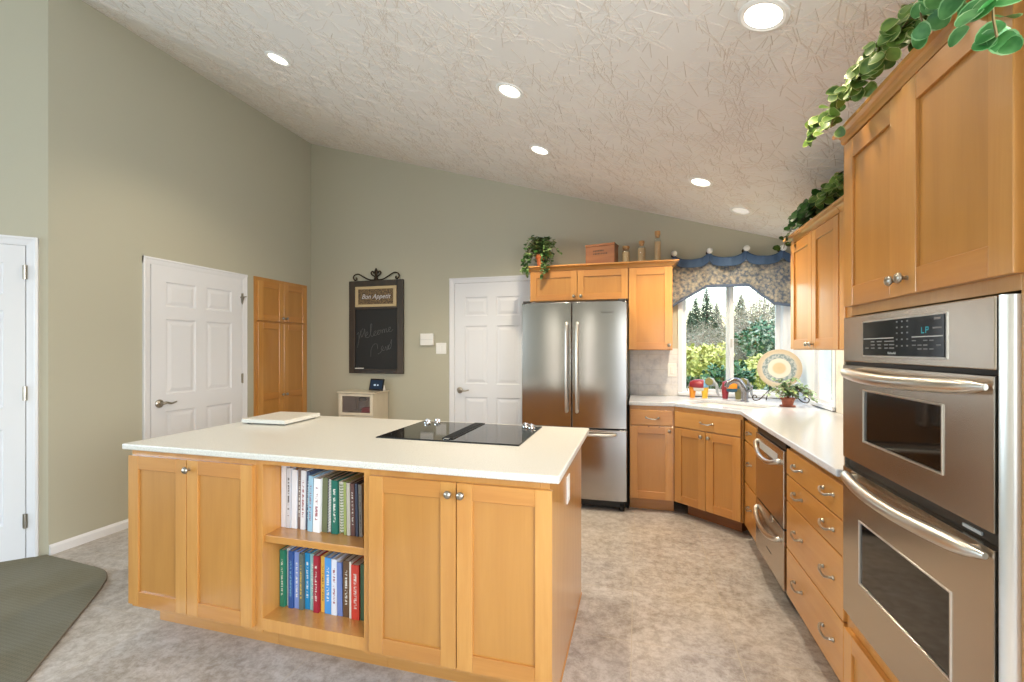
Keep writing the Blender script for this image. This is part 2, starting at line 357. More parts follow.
def tag(o, label, cat, group=None):
    o['label'] = label; o['category'] = cat
    if group: o['group'] = group
    return o
def thing(name, label, cat, loc=(0, 0, 0), rotz=0, group=None):
    o = bpy.data.objects.new(name, None); o.empty_display_size = .05; C.objects.link(o); o.location = loc; o.rotation_euler = (0, 0, rotz)
    return tag(o, label, cat, group)
def structure(o): o['kind'] = 'structure'; return o
def copy_tree(o, parent=None):
    c = o.copy(); C.objects.link(c); c.parent = parent
    for ch in list(o.children): copy_tree(ch, c)
    return c
def lettering(name, text, size, mat_, parent, loc, rot, align='CENTER', shear=0, depth=.0006):
    cu = bpy.data.curves.new(name, 'FONT'); cu.body = text; cu.size = size; cu.align_x = align; cu.align_y = 'CENTER'; cu.extrude = depth; cu.shear = shear
    tmp = bpy.data.objects.new(name + '_curve', cu); me = bpy.data.meshes.new_from_object(tmp); bpy.data.objects.remove(tmp)
    me.materials.clear(); me.materials.append(M[mat_])
    o = bpy.data.objects.new(name, me); C.objects.link(o); o.parent = parent; o.location = loc; o.rotation_euler = rot
    return o
def ease(*pts, n=6):
    # Catmull-Rom through points
    P = [Vector(p) for p in pts]; P = [P[0] * 2 - P[1]] + P + [P[-1] * 2 - P[-2]]; out = []
    for i in range(1, len(P) - 2):
        for k in range(n):
            t = k / n; a, b_, c, d = P[i - 1], P[i], P[i + 1], P[i + 2]
            out.append(.5 * ((2 * b_) + (c - a) * t + (2 * a - 5 * b_ + 4 * c - d) * t * t + (3 * b_ - a - 3 * c + d) * t ** 3))
    out.append(P[-2]); return out

# ------------------------------------------------------------------ room shell
CZ = lambda x: 3.783 - .292 * (x - XL)
FX0, FY0 = -6.2, -3.2
def struct(name, mb, mats, **kw): return structure(mb.build(name, mats, **kw))
struct('floor', MB().box(FX0 - .1, XR + .12, FY0 - .1, YB + .12, -.1, 0), 'floor_vinyl')

def ceiling():
    mb = MB()
    x0, x1, y0, y1 = FX0 - .1, XR + .12, FY0 - .1, YB + .12
    mb.add([(x0, y0, CZ(x0)), (x1, y0, CZ(x1)), (x1, y1, CZ(x1)), (x0, y1, CZ(x0)), (x0, y0, CZ(x0) + .12), (x1, y0, CZ(x1) + .12), (x1, y1, CZ(x1) + .12), (x0, y1, CZ(x0) + .12)],
           [(0, 1, 2, 3), (7, 6, 5, 4), (0, 4, 5, 1), (1, 5, 6, 2), (2, 6, 7, 3), (3, 7, 4, 0)])
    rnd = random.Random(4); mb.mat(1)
    for i in range(2500):                                  # brush-stamped plaster: low ridges fanning out of each stamp, shade tinted in
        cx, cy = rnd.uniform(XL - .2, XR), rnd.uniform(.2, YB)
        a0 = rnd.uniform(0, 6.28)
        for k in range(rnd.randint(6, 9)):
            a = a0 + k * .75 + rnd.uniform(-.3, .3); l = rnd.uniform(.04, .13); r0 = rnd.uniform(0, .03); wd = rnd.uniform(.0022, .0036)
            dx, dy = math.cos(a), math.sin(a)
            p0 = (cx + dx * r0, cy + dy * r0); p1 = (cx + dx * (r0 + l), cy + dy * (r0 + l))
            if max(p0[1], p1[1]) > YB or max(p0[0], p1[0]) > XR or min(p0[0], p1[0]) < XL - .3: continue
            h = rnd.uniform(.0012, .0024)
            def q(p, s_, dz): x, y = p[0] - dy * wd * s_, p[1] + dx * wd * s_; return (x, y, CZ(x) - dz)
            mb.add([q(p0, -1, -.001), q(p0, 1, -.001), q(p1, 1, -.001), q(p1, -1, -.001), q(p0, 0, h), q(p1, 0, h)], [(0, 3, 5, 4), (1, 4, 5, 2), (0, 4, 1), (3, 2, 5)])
    return mb
co = struct('ceiling', ceiling(), ['ceiling_paint', 'ceiling_ridge_shade'], smooth=None)

# left wall, diagonal wall at its near end, and the living area's walls
DX = .7071
P0 = Vector((XL, 2.066, 0)); P1 = P0 - Vector((DX, DX, 0)) * 1.5
struct('wall_left', MB().prism([(XL, 2.066), (XL, YB + .1), (XL - .12, YB + .1), (XL - .12, 2.016)], 0, 4.0), 'wall_paint')
struct('wall_diagonal', MB().prism([(P0.x, P0.y), (P0.x - .12, P0.y - .05 + .0), (P1.x - .085, P1.y + .085), (P1.x, P1.y)], 0, 4.6), 'wall_paint')
struct('wall_side', MB().prism([(P1.x, P1.y), (P1.x - .085, P1.y + .12), (FX0 - .1, P1.y + .12), (FX0 - .1, P1.y)], 0, 4.7), 'wall_paint')
def wall_with_hole(plane, a0, a1, top0, top1, h0, h1, z0, z1, t0, t1):
    mb = MB()
    f = lambda a: top0 + (top1 - top0) * (a - a0) / (a1 - a0)
    mb.prism([(a0, 0), (h0, 0), (h0, f(h0)), (a0, f(a0))], t0, t1, plane)
    mb.prism([(h1, 0), (a1, 0), (a1, f(a1)), (h1, f(h1))], t0, t1, plane)
    if z0 > 0: mb.prism([(h0, 0), (h1, 0), (h1, z0), (h0, z0)], t0, t1, plane)
    mb.prism([(h0, z1), (h1, z1), (h1, f(h1)), (h0, f(h0))], t0, t1, plane)
    return mb
WX0, WX1, WZ0, WZ1 = .40, 1.245, .95, 2.13
struct('wall_back', wall_with_hole('xz', XL - .12, XR + .12, CZ(XL - .12) + .05, CZ(XR + .12) + .05, WX0, WX1, WZ0, WZ1, YB, YB + .12), 'wall_paint')
wr = wall_with_hole('yz', 1.0, YB, 2.36, 2.36, 3.72, 4.06, WZ0, WZ1, XR, XR + .12)
wr2 = wall_with_hole('yz', FY0, 1.0, 2.36, 2.36, -.95, .75, .7, 2.2, XR, XR + .12); wr.add(wr2.v, wr2.f)  # second hole added for the unseen right-hand fill lamp
struct('wall_right', wr, 'wall_paint')
rear = MB(); xe = FX0
def rear_piece(x0, x1, z0, z1=None):
    rear.prism([(x0, z0), (x1, z0), (x1, z1 or CZ(x1) + .05), (x0, z1 or CZ(x0) + .05)], FY0 - .1, FY0, 'xz')
for x0, x1, z0, z1 in ((-5.9, -3.9, .6, 2.35), (-2.36, -2.12, .1, 2.2), (-1.02, -.78, .1, 2.2), (.33, 1.18, .05, 2.2)):  # openings added for the rear lamps; the narrow ones serve the refrigerator streaks
    rear_piece(xe, x0, 0); rear_piece(x0, x1, 0, z0); rear_piece(x0, x1, z1); xe = x1
rear_piece(xe, XR + .12, 0)
struct('wall_rear', rear, 'wall_paint')
struct('wall_far_left', wall_with_hole('yz', FY0, P1.y + .12, 4.6, 4.6, -2.1, .3, .7, 2.5, FX0 - .1, FX0), 'wall_paint')

# baseboard, backsplash
struct('baseboard_left', MB().prism([(0, 0), (.014, 0), (.014, .05), (.009, .06), (.004, .067), (0, .067)], 2.07, 2.656, 'xz').xf(Matrix.Translation((XL, 0, 0))), 'white_trim')
bb = MB().prism([(0, 0), (.014, 0), (.014, .05), (.009, .06), (.004, .067), (0, .067)], 2.66 + .98, 3.72, 'xz').xf(Matrix.Translation((XL, 0, 0)))
struct('baseboard_corner', bb, 'white_trim')
bs = MB().box(-.075, WX0 - .04, YB - .008, YB, .915, 1.36)
struct('backsplash_back', bs, 'tile_stone')
bs2 = MB().box(XR - .008, XR, 1.93, 3.67, .915, 1.35)
struct('backsplash_right', bs2, 'tile_beige')

# ------------------------------------------------------------------ six panel doors
def panel_door(name, loc, rotz, w_, h_, casing_top, lever_x, hinge_x, lever_dir, label, hook=False, st=.118):
    root = bpy.data.objects.new(name, None); C.objects.link(root); root.location = loc; root.rotation_euler = (0, 0, rotz); structure(root)
    root['label'] = label; root['category'] = 'door'
    cw = .056; g = .004
    f = MB()
    prof = [(0, -.0), (0, -.016), (.012, -.02), (.02, -.016), (cw - .012, -.012), (cw, -.009), (cw, 0)]
    f.prism([(-cw - g + a, b_) for a, b_ in prof], 0, casing_top)
    f.prism([(w_ + cw + g - a, b_) for a, b_ in prof], 0, casing_top)
    f.prism([(-b_ if False else b_, casing_top - a) for a, b_ in prof], -cw - g, w_ + cw + g, 'yz')
    f.build('door_casing', 'white_trim', root)
    ms = .10
    zr = [0, .235, .845, .985, 1.60, 1.705, 1.905, h_]
    d = MB()
    y0, y1 = -.010, -.001
    d.box(0, st, y0, y1, .008, h_); d.box(w_ - st, w_, y0, y1, .008, h_); cx = w_ / 2; d.box(cx - ms / 2, cx + ms / 2, y0, y1, .008, h_)
    for z0, z1 in ((.008, zr[1]), (zr[2], zr[3]), (zr[4], zr[5]), (zr[6], h_)):
        d.box(st, cx - ms / 2, y0, y1, z0, z1); d.box(cx + ms / 2, w_ - st, y0, y1, z0, z1)
    for xa, xb in ((st, cx - ms / 2), (cx + ms / 2, w_ - st)):
        for za, zb in ((zr[1], zr[2]), (zr[3], zr[4]), (zr[5], zr[6])):
            d.rings(xa, xb, za, zb, [(0, y0), (.006, -.003), (.014, -.0015), (.02, -.0015), (.045, -.0075), (.05, -.008)])
    d.build('door_leaf', 'white_paint', root)
    MB().box(-g - .001, w_ + g + .001, -.001, .0, 0, h_ + .012).build('door_gap', 'dark_gap', root)
    for z in (.25, 1.07, 1.85):
        hg = MB(); hg.box(hinge_x - .012, hinge_x + .012, -.0125, -.009, z - .045, z + .045); hg.tube([(hinge_x, -.017, z - .047), (hinge_x, -.017, z + .047)], .006)
        hg.build('hinge', 'nickel', root)
    if lever_x is not None:
        lv = MB(); lv.lathe([(.033, -.011), (.033, -.018), (.026, -.024), (.013, -.028), (.012, -.05)], (lever_x, 0, .915), 'y', 18)
        s_ = lever_dir
        lv.tube(ease((lever_x, -.05, .915), (lever_x + .03 * s_, -.056, .921), (lever_x + .07 * s_, -.054, .911), (lever_x + .115 * s_, -.05, .921)), [.011] * 6 + [.009] * 6 + [.007] * 6 + [.006], 8)
        lv.build('door_lever', 'nickel', root, smooth=True)
    if hook:
        k = MB(); k.tube([(w_ - .035, -.028, 1.855), (w_ + .035, -.028, 1.868)], .005); k.tube([(w_, -.03, 1.86), (w_, -.012, 1.79)], .006); k.build('door_stop', 'nickel', root)
    return root
panel_door('door_1', P0 - Vector((DX, DX, 0)) * .905, R(45), .80, 2.02, 2.078, None, .80, 1, 'white panelled door with steel hinges in the angled wall beside the carpet', st=.10)
panel_door('door_2', (XL, 2.7135, 0), R(90), .86, 2.03, 2.086, .062, .862, 1, 'white six-panel door with curved lever in the long side wall beside the wooden cupboard', True)
panel_door('door_3', (-1.90, YB, 0), 0, .84, 2.055, 2.114, .062, .842, 1, 'white six-panel door half hidden behind the refrigerator')

# ------------------------------------------------------------------ windows
def slider_window(name, w_, z0, z1, loc, rotz, label, single=False, cas=.04, inset=.05):
    root = bpy.data.objects.new(name, None); C.objects.link(root); root.location = loc; root.rotation_euler = (0, 0, rotz); structure(root)
    root['label'] = label; root['category'] = 'window'
    h = z1 - z0; fw = .035
    c_ = MB(); c_.box(-cas, 0, -.014, 0, -.03, h + cas); c_.box(w_, w_ + cas, -.014, 0, -.03, h + cas); c_.box(0, w_, -.014, 0, h, h + cas); c_.box(-cas, w_ + cas, -.03, .06, -.03, -.002)
    c_.build('window_casing', 'vinyl_white', root, bevel=.003)
    j = MB(); j.box(-.001, .004, 0, .1, 0, h); j.box(w_ - .004, w_ + .001, 0, .1, 0, h); j.box(.004, w_ - .004, 0, .1, h - .004, h); j.box(.004, w_ - .004, 0, .1, 0, .004)
    j.build('window_jamb', 'vinyl_white', root)
    cells = [(0, w_)] if single else [(0, w_ / 2 + .03), (w_ / 2 - .03, w_)]
    for i, (a, b_) in enumerate(cells):
        y = inset + .028 * (i % 2); s_ = MB(); a2, b2 = max(a, .004), min(b_, w_ - .004)
        s_.box(a2, a2 + fw, y, y + .026, .004, h - .004); s_.box(b2 - fw, b2, y, y + .026, .004, h - .004); s_.box(a2 + fw, b2 - fw, y, y + .026, .004, .004 + fw * .7); s_.box(a2 + fw, b2 - fw, y, y + .026, h - .004 - fw, h - .004)
        sash = s_.build('window_sash', 'vinyl_white', root, bevel=.003)
        MB().box(a2 + fw - .004, b2 - fw + .004, y + .011, y + .015, .02, h - fw).build('window_pane', 'window_glass', sash)
    if not single:
        MB().box(w_ / 2 + .0, w_ / 2 + .018, .038, .05, .42, .50).build('window_latch', 'line_silver', root, bevel=.003)
    return root
slider_window('window_1', WX1 - WX0, WZ0, WZ1, (WX0, YB, WZ0), 0, 'white sliding window over the sink under the blue and patterned valance')
slider_window('window_2', .34, WZ0, WZ1, (XR, 4.06, WZ0), R(-90), 'narrow white window in the side wall under the end of the wall cabinets', True, .045, .008)
struct('trim_1', MB().box(XR - .012, XR, 4.11, YB - .001, .915, 2.17), 'vinyl_white')
struct('trim_2', MB().box(WX1 + .041, XR - .0125, YB - .013, YB, .915, 2.17), 'vinyl_white')

# ------------------------------------------------------------------ cabinet kit (local axes: x along the front, y into the cabinet, z up)
def shaker(root, name, x0, x1, z0, z1, y=0, t=.02, st=.062, rail=None, mid=None):
    w_, h = x1 - x0, z1 - z0; rail = rail or st
    mb = MB().mat(0); mb.box(0, st, -t, 0, 0, h); mb.box(w_ - st, w_, -t, 0, 0, h)
    mb.mat(1); mb.box(st, w_ - st, -t + .0006, 0, 0, rail); mb.box(st, w_ - st, -t + .0006, 0, h - rail, h)
    if mid: mb.box(st, w_ - st, -t + .0006, 0, mid - .035, mid + .035)
    mb.mat(2); mb.box(st - .002, w_ - st + .002, -t + .009, -.003, rail - .002, h - rail + .002)
    return mb.build(name, ['maple_z', 'maple_rail', 'maple_panel'], root, (x0, y, z0), bevel=.0014, seg=1)
def slab_front(root, name, x0, x1, z0, z1, y=0, t=.02):
    return MB().box(0, x1 - x0, -t, 0, 0, z1 - z0).build(name, 'maple_x', root, (x0, y, z0), bevel=.003)
def knob(parent, x, z, y=-.02, r=.015):
    return MB().lathe([(.006, 0), (.005, -.010), (.007, -.014), (r, -.019), (r, -.024), (r * .7, -.029), (.002, -.031)], (0, 0, 0), 'y', 14).build('knob', 'nickel', parent, (x, y, z), smooth=True)
def pull(parent, x, z, y=-.02, L=.10):
    mb = MB(); h = L / 2
    mb.lathe([(.008, 0), (.009, -.004), (.006, -.008)], (-h, 0, 0), 'y', 10); mb.lathe([(.008, 0), (.009, -.004), (.006, -.008)], (h, 0, 0), 'y', 10)
    mb.tube(ease((-h, -.002, 0), (-h, -.014, .002), (-h * .45, -.024, -.006), (h * .45, -.024, -.009), (h, -.014, .001), (h, -.002, 0)), .0052, 8)
    return mb.build('pull', 'nickel', parent, (x, y, z), smooth=True)
def crown(root, x0, x1, z0, proj, h, y, left_ret=None, right_ret=None, depth=.3, mat_='maple_x'):
    prof = [(0, 0), (.012, 0), (.016, h * .2), (proj * .45, h * .45), (proj * .6, h * .62), (proj * .95, h * .72), (proj, h * .76), (proj, h), (0, h)]
    mb = MB()
    xs0 = x0 - (proj if left_ret else 0); xs1 = x1 + (proj if right_ret else 0)
    n = len(prof); vs = []
    for (p, q) in prof: vs.append((x0 - (p if left_ret else 0), y - p, z0 + q))
    for (p, q) in prof: vs.append((x1 + (p if right_ret else 0), y - p, z0 + q))
    mb.add(vs, [tuple(range(n)), tuple(range(n, 2 * n))[::-1]] + [(i, (i + 1) % n, n + (i + 1) % n, n + i) for i in range(n)])
    for flag, xe, sg in ((left_ret, x0, -1), (right_ret, x1, 1)):
        if flag:
            vs = [(xe + sg * p, y - p, z0 + q) for p, q in prof] + [(xe + sg * p, y + depth, z0 + q) for p, q in prof]
            mb.add(vs, [tuple(range(n)), tuple(range(n, 2 * n))[::-1]] + [(i, (i + 1) % n, n + (i + 1) % n, n + i) for i in range(n)])
    mb.box(x0 + .001, x1 - .001, y + .001, y + depth, z0 + h - .012, z0 + h - .002)
    return mb.build('crown', mat_, root)
def carcass(root, w_, d, z0, z1, y=.0, toe=None, toe_back=.07, mat_='maple_z'):
    mb = MB().box(0, w_, y, d, z0, z1)
    b_ = mb.build('body', mat_, root, bevel=.001, seg=1)
    if toe: MB().box(.0, w_, y + toe_back, d - .01, 0, z0 - .0005).build('toe_kick', 'maple_x', root)
    return b_

# ---- kitchen island
IY = 1.598
isl = thing('island_cabinet', 'maple island cabinet with two doors and one steel knob, at the carpet end', 'cabinet', (-2.311, IY, 0), 0, 'island units')
carcass(isl, .719, .93, .14, .886, toe=True, toe_back=.13)
d1 = shaker(isl, 'door', .002, .354, .162, .857); d2 = shaker(isl, 'door', .358, .719, .162, .857)
knob(d2, .015, .655)
bk = thing('island_bookcase', 'open maple bookcase with one shelf of cookbooks set in the island', 'bookcase', (-1.590, IY, 0), 0, 'island units')
s_ = MB(); s_.box(.0, .034, .0, .32, .14, .886); s_.box(.532, .562, .0, .32, .14, .886); s_.box(.034, .532, .0, .32, .862, .886)
s_.box(.034, .532, .0, .32, .148, .20); s_.box(.034, .532, .31, .32, .20, .846); s_.box(0, .562, .32, .93, .14, .886)
for sx in (.0345, .5312):
    for k in range(13):
        for yy in (.035, .2): s_.add([(sx, yy - .003, .28 + k * .032), (sx, yy + .003, .28 + k * .032), (sx, yy + .003, .286 + k * .032), (sx, yy - .003, .286 + k * .032)], [(0, 1, 2, 3)])
s_.build('body', 'maple_z', bk)
MB().box(.0345, .5315, .012, .308, .522, .553).build('shelf', 'maple_x', bk, bevel=.002)
MB().box(0, .562, .13, .92, 0, .1395).build('toe_kick', 'maple_x', bk)
isr = thing('island_cabinet', 'maple island cabinet with two doors and paired steel knobs, at the cooktop end', 'cabinet', (-1.027, IY, 0), 0, 'island units')
carcass(isr, .690, .93, .14, .886, toe=True, toe_back=.13)
d1 = shaker(isr, 'door', .002, .371, .162, .857); d2 = shaker(isr, 'door', .375, .735, .162, .857)
knob(d1, .345, .655); knob(d2, .022, .655)
ep = MB().box(.6905, .7235, .0, .93, .0, .886); ep.box(.7235, .727, .06, .93, 0, .012)
ep.build('end_panel', 'maple_z', isr, bevel=.001, seg=1)
it = MB().box(-2.327, -.263, 1.562, 2.565, .887, .915).build('island_countertop', 'island_top', bevel=.006, seg=3)
tag(it, 'speckled cream solid countertop covering the whole kitchen island', 'countertop')

ob = thing('electrical_outlet', 'white outlet plate on the end panel of the island', 'outlet', (-.3035, 2.02, .735), R(90), 'wall plates')
MB().box(-.036, .036, -.006, .0, -.06, .06).build('cover_plate', 'white_plastic', ob, bevel=.003)
for z in (-.02, .02): MB().box(-.016, .016, -.009, -.006, z - .014, z + .014).build('socket', 'white_plastic', ob, bevel=.002)

ct = thing('cooktop', 'black glass electric cooktop with chrome knobs set in the island top', 'cooktop', (-.889, 2.256, .9155), 0)
MB().box(-.366, .366, -.256, .256, 0, .006).build('glass_top', 'cooktop_glass', ct, bevel=.002)
MB().box(-.368, .368, -.258, .258, 0, .004).build('rim', 'black_plastic', ct)
vt = MB(); vt.box(-.03, .03, -.215, .25, .006, .010)
for k in range(28): vt.box(-.024, .024, -.2 + k * .0158, -.2 + k * .0158 + .006, .010, .0135)
vt.build('downdraft_vent', 'black_plastic', ct)
MB().box(-.013, .013, -.235, -.219, .006, .011).build('vent_latch', 'chrome', ct, bevel=.002)
for x, y in ((-.312, .2), (-.266, .236), (.281, .222), (.322, .192)):
    k = MB(); k.lathe([(.021, .006), (.020, .010), (.012, .014), (.009, .024), (.008, .028), (.002, .030)], (0, 0, 0), 'z', 16)
    for a in (0, 1, 2): c_, s2 = math.cos(a * 2.1 + .4), math.sin(a * 2.1 + .4); k.tube([(0, 0, .019), (c_ * .021, s2 * .021, .018)], [.006, .0045], 8)
    k.build('control_knob', 'chrome', ct, (x, y, 0), smooth=True)

cb = thing('cutting_board', 'cream stone cutting slab lying on the far corner of the island top', 'cutting board', (-2.112, 2.325, .9155), R(3))
MB().box(-.148, .148, -.162, .162, .006, .03).build('slab', 'island_top', cb, bevel=.004)
for x in (-.12, .12):
    for y in (-.13, .13): MB().lathe([(.012, 0), (.012, .006)], (x, y, 0), n=12).build('foot', 'rubber', cb)

# ---- books
def book(z0, x, thick, h, depth, col, lean, yf, label, kind='hard', mark=None, group='cookbooks in the island bookcase'):
    nm = 'book_%s_%d_%d_%d' % ((kind,) + tuple(col))
    if nm not in M: base(nm, col, .5)
    root = thing('book', label, 'book', (x, yf, z0), 0, group); root.rotation_euler = (0, R(lean), 0)
    c_ = MB(); t = .0022 if kind == 'hard' else .001
    if kind == 'spiral':
        c_.box(0, t, 0, depth, 0, h); c_.box(thick - t, thick, 0, depth, 0, h); c_.build('cover', nm, root)
        MB().box(t, thick - t, .006, depth - .004, .003, h - .003).build('pages', 'paper', root)
        sp_ = MB(); nco = int(h / .012)
        for k in range(nco):
            zz = .008 + k * .012; sp_.tube([(-.001, .006, zz), (thick / 2, -.006, zz), (thick + .001, .006, zz)], .0016, 5)
        sp_.build('spiral', mark or 'badge_dark', root)
        return root
    c_.box(0, t, 0, depth, 0, h); c_.box(thick - t, thick, 0, depth, 0, h); c_.box(t, thick - t, 0, t, 0, h)
    c_.build('cover', nm, root)
    MB().box(t, thick - t, t, depth - .004, .003, h - .003).build('pages', 'paper', root)
    if mark:
        tn = 'title_%s_on_%s' % (mark, nm)
        if tn not in M:
            m_, t_, b_ = base(tn, col, .5); n_ = N(t_, 'ShaderNodeTexNoise', Scale=1.0, Detail=2)
            t_.links.new(coord(t_, (60, 60, 210), rand=True), n_.inputs['Vector'])
            mc = M[mark].node_tree.nodes['Principled BSDF'].inputs['Base Color'].default_value
            f_ = N(t_, 'ShaderNodeMapRange'); f_.inputs['From Min'].default_value = .47; f_.inputs['From Max'].default_value = .55; f_.inputs['To Max'].default_value = .85; t_.links.new(n_.outputs['Fac'], f_.inputs['Value'])
            t_.links.new(mix(t_, f_.outputs[0], lin(col), tuple(mc)), b_.inputs['Base Color'])
        MB().box(thick * .32, thick * .68, -.0005, .0003, h * .2, h * .84).build('spine_title', tn, root)
    return root
yf = 1.695
up = [  # thickness, height, colour, lean, kind, mark, label
 (.030, .276, (222, 224, 232), 1, 'soft', None, 'white magazine file at the outer end of the upper island shelf'),
 (.026, .268, (206, 208, 216), 2, 'soft', 'badge_dark', 'pale grey booklet second from the outer end of the upper island shelf'),
 (.032, .262, (228, 228, 234), 2, 'soft', None, 'thick white cookbook on the upper island shelf next to the pale grey booklet'),
 (.018, .27, (120, 100, 92), 3, 'soft', 'paper', 'brown and white booklet between white books on the upper island shelf'),
 (.028, .262, (224, 222, 226), 3, 'soft', 'patch_red', 'white book with small red title on the upper island shelf'),
 (.016, .258, (70, 82, 110), 3, 'soft', 'paper', 'thin navy booklet on the upper island shelf'),
 (.028, .244, (150, 186, 206), 4, 'soft', 'patch_red', 'light blue book with red lettering on the upper island shelf'),
 (.040, .236, (232, 230, 230), 5, 'soft', 'patch_red', 'widest white book with red dots on the upper island shelf'),
 (.034, .238, (104, 108, 76), 3, 'hard', None, 'olive green book beside the spiral bound book on the upper island shelf'),
 (.022, .236, (58, 56, 60), 2, 'spiral', 'line_silver', 'dark book with silver spiral binding on the upper island shelf'),
 (.036, .232, (20, 100, 84), -1, 'hard', 'paper', 'teal green book with white spine label on the upper island shelf'),
 (.026, .226, (226, 218, 196), -2, 'spiral', 'varieg_centre', 'cream book with green spiral binding on the upper island shelf'),
 (.014, .228, (150, 160, 90), -2, 'soft', None, 'thin yellow green booklet on the upper island shelf'),
 (.020, .226, (186, 178, 164), -2, 'soft', None, 'beige booklet on the upper island shelf'),
 (.022, .224, (96, 62, 56), -3, 'hard', 'paper', 'maroon brown book near the cooktop end of the upper island shelf'),
 (.014, .226, (58, 64, 84), -3, 'hard', None, 'slim slate blue book on the upper island shelf'),
 (.018, .222, (120, 112, 104), -3, 'soft', 'badge_dark', 'grey mottled book last on the cooktop end of the upper island shelf'),
]
x = -1.553; z0 = .5535
for tk, h, col, ln, kind, mk, lab in up:
    lean = ln * .7
    book(z0 + max(0, -math.sin(R(lean)) * 0) + .0008, x, tk * .85, h, .2, col, 0 if abs(lean) < .3 else lean * .5, yf + random.Random(lab).uniform(-.006, .012), lab, kind, mk)
    x += tk * .85 + .0036
lo = [
 (.026, .262, (36, 122, 96), 0, 'hard', 'paper', 'green book at the outer end of the lower island shelf'),
 (.016, .266, (218, 222, 226), 0, 'hard', None, 'white book second from the outer end of the lower island shelf'),
 (.026, .262, (44, 82, 148), 0, 'hard', 'patch_blue', 'deep blue book with pale title on the lower island shelf'),
 (.026, .26, (122, 142, 200), 0, 'hard', 'paper', 'periwinkle book beside the deep blue one on the lower island shelf'),
 (.020, .256, (96, 104, 96), 0, 'hard', 'patch_yellow', 'grey olive book with yellow marks on the lower island shelf'),
 (.026, .258, (24, 128, 180), 0, 'hard', 'paper', 'bright cyan blue book on the lower island shelf'),
 (.024, .256, (140, 186, 186), 0, 'hard', 'paper', 'pale seafoam book on the lower island shelf'),
 (.027, .256, (150, 26, 48), 0, 'hard', 'paper', 'crimson book in the middle of the lower island shelf'),
 (.022, .252, (222, 174, 76), 0, 'hard', 'stem_brown', 'golden yellow book beside the crimson one on the lower island shelf'),
 (.034, .252, (70, 142, 206), 0, 'hard', 'paper', 'sky blue book beside the golden yellow one on the lower island shelf'),
 (.028, .25, (214, 214, 224), 0, 'hard', 'patch_red', 'white book with red spine title on the lower island shelf'),
 (.026, .238, (106, 124, 180), -1.5, 'hard', None, 'shorter slate blue book leaning on the lower island shelf'),
 (.032, .25, (96, 68, 44), 0, 'hard', 'paper', 'dark brown book with cream title on the lower island shelf'),
 (.010, .25, (222, 212, 200), 0, 'hard', None, 'very thin cream book beside the dark brown one on the lower island shelf'),
 (.040, .24, (204, 62, 46), -.5, 'hard', 'paper', 'thick red book near the cooktop end of the lower island shelf'),
 (.026, .246, (58, 84, 58), 0, 'hard', None, 'dark green book second from the cooktop end of the lower island shelf'),
 (.020, .24, (132, 144, 116), 0, 'hard', None, 'grey green book last on the cooktop end of the lower island shelf'),
]
x = -1.552; z0 = .2008
for tk, h, col, ln, kind, mk, lab in lo:
    book(z0, x, tk * .94, h * .97, .2, col, ln, yf + random.Random(lab).uniform(-.004, .010), lab, kind, mk)
    x += tk * .94 + .0034

# ------------------------------------------------------------------ perimeter base cabinets
CB, CT = .885, .915
bc = thing('base_cabinet', 'maple base cabinet with one drawer over one door, beside the refrigerator', 'cabinet', (-.07, 3.957, 0), 0, 'base cabinets')
carcass(bc, .357, .585, .105, CB, toe=True)
dr = slab_front(bc, 'drawer', .003, .345, .725, .848); pull(dr, .18, .062)
dd = shaker(bc, 'door', .003, .345, .112, .716); knob(dd, .312, .572)
for xx in (.15, .235): MB().box(xx - .006, xx + .006, -.0215, -.02, .598, .603).build('bumper', 'rubber', dd)
A, B = Vector((.290, 3.957, 0)), Vector((.727, 3.59, 0)); dv = (B - A).normalized(); ang = math.atan2(dv.y, dv.x); DW_ = (B - A).length
sk = thing('sink_cabinet', 'maple corner cabinet with false drawer and two doors under the sink', 'cabinet', A + Vector((0, 0, 0)), ang, 'base cabinets')
mb = MB().prism([(.0, .0), (DW_, .0), (DW_ - .02, .5), (.25, .5)], .105, CB - .2); mb.prism([(0, 0), (DW_, 0), (DW_, .02), (0, .02)], CB - .2, CB)
mb.build('body', 'maple_z', sk); MB().box(.06, DW_ - .06, .09, .4, 0, .1045).build('toe_kick', 'box_wood', sk)
dr = slab_front(sk, 'drawer', .010, DW_ - .010, .725, .848); pull(dr, DW_ / 2, .062)
hw = DW_ / 2
dd = shaker(sk, 'door', .010, hw - .0015, .112, .716); knob(dd, hw - .041, .565)
dd = shaker(sk, 'door', hw + .0015, DW_ - .010, .112, .716); knob(dd, .03, .565)
RN = R(-90)
nc = thing('drawer_cabinet', 'narrow maple stack of three drawers between the sink corner and dishwasher', 'cabinet', (.747, 3.56, 0), RN, 'base cabinets')
carcass(nc, .355, .58, .105, CB, toe=True)
for z0, z1 in ((.715, .848), (.422, .705), (.112, .412)):
    f = slab_front(nc, 'drawer', .008, .350, z0, z1); pull(f, .17, (z1 - z0) * .55, L=.07)
dc = thing('drawer_cabinet', 'wide maple stack of four drawers between dishwasher and wall ovens', 'cabinet', (.747, 2.612, 0), RN, 'base cabinets')
carcass(dc, .68, .58, .105, CB, toe=True)
for z0, z1 in ((.724, .852), (.590, .718), (.352, .584), (.112, .346)):
    f = slab_front(dc, 'drawer', .008, .672, z0, z1)
    for xx in (.18, .53): pull(f, xx, (z1 - z0) * .5 + .005)
dwm = thing('dishwasher', 'stainless two-drawer dishwasher with bowed handles between drawer stacks', 'dishwasher', (.742, 3.195, 0), RN)
MB().box(0, .575, .0, .56, .10, CB - .004).build('body', 'black_plastic', dwm); MB().box(.01, .565, .06, .5, 0, .1).build('toe_kick', 'black_plastic', dwm)
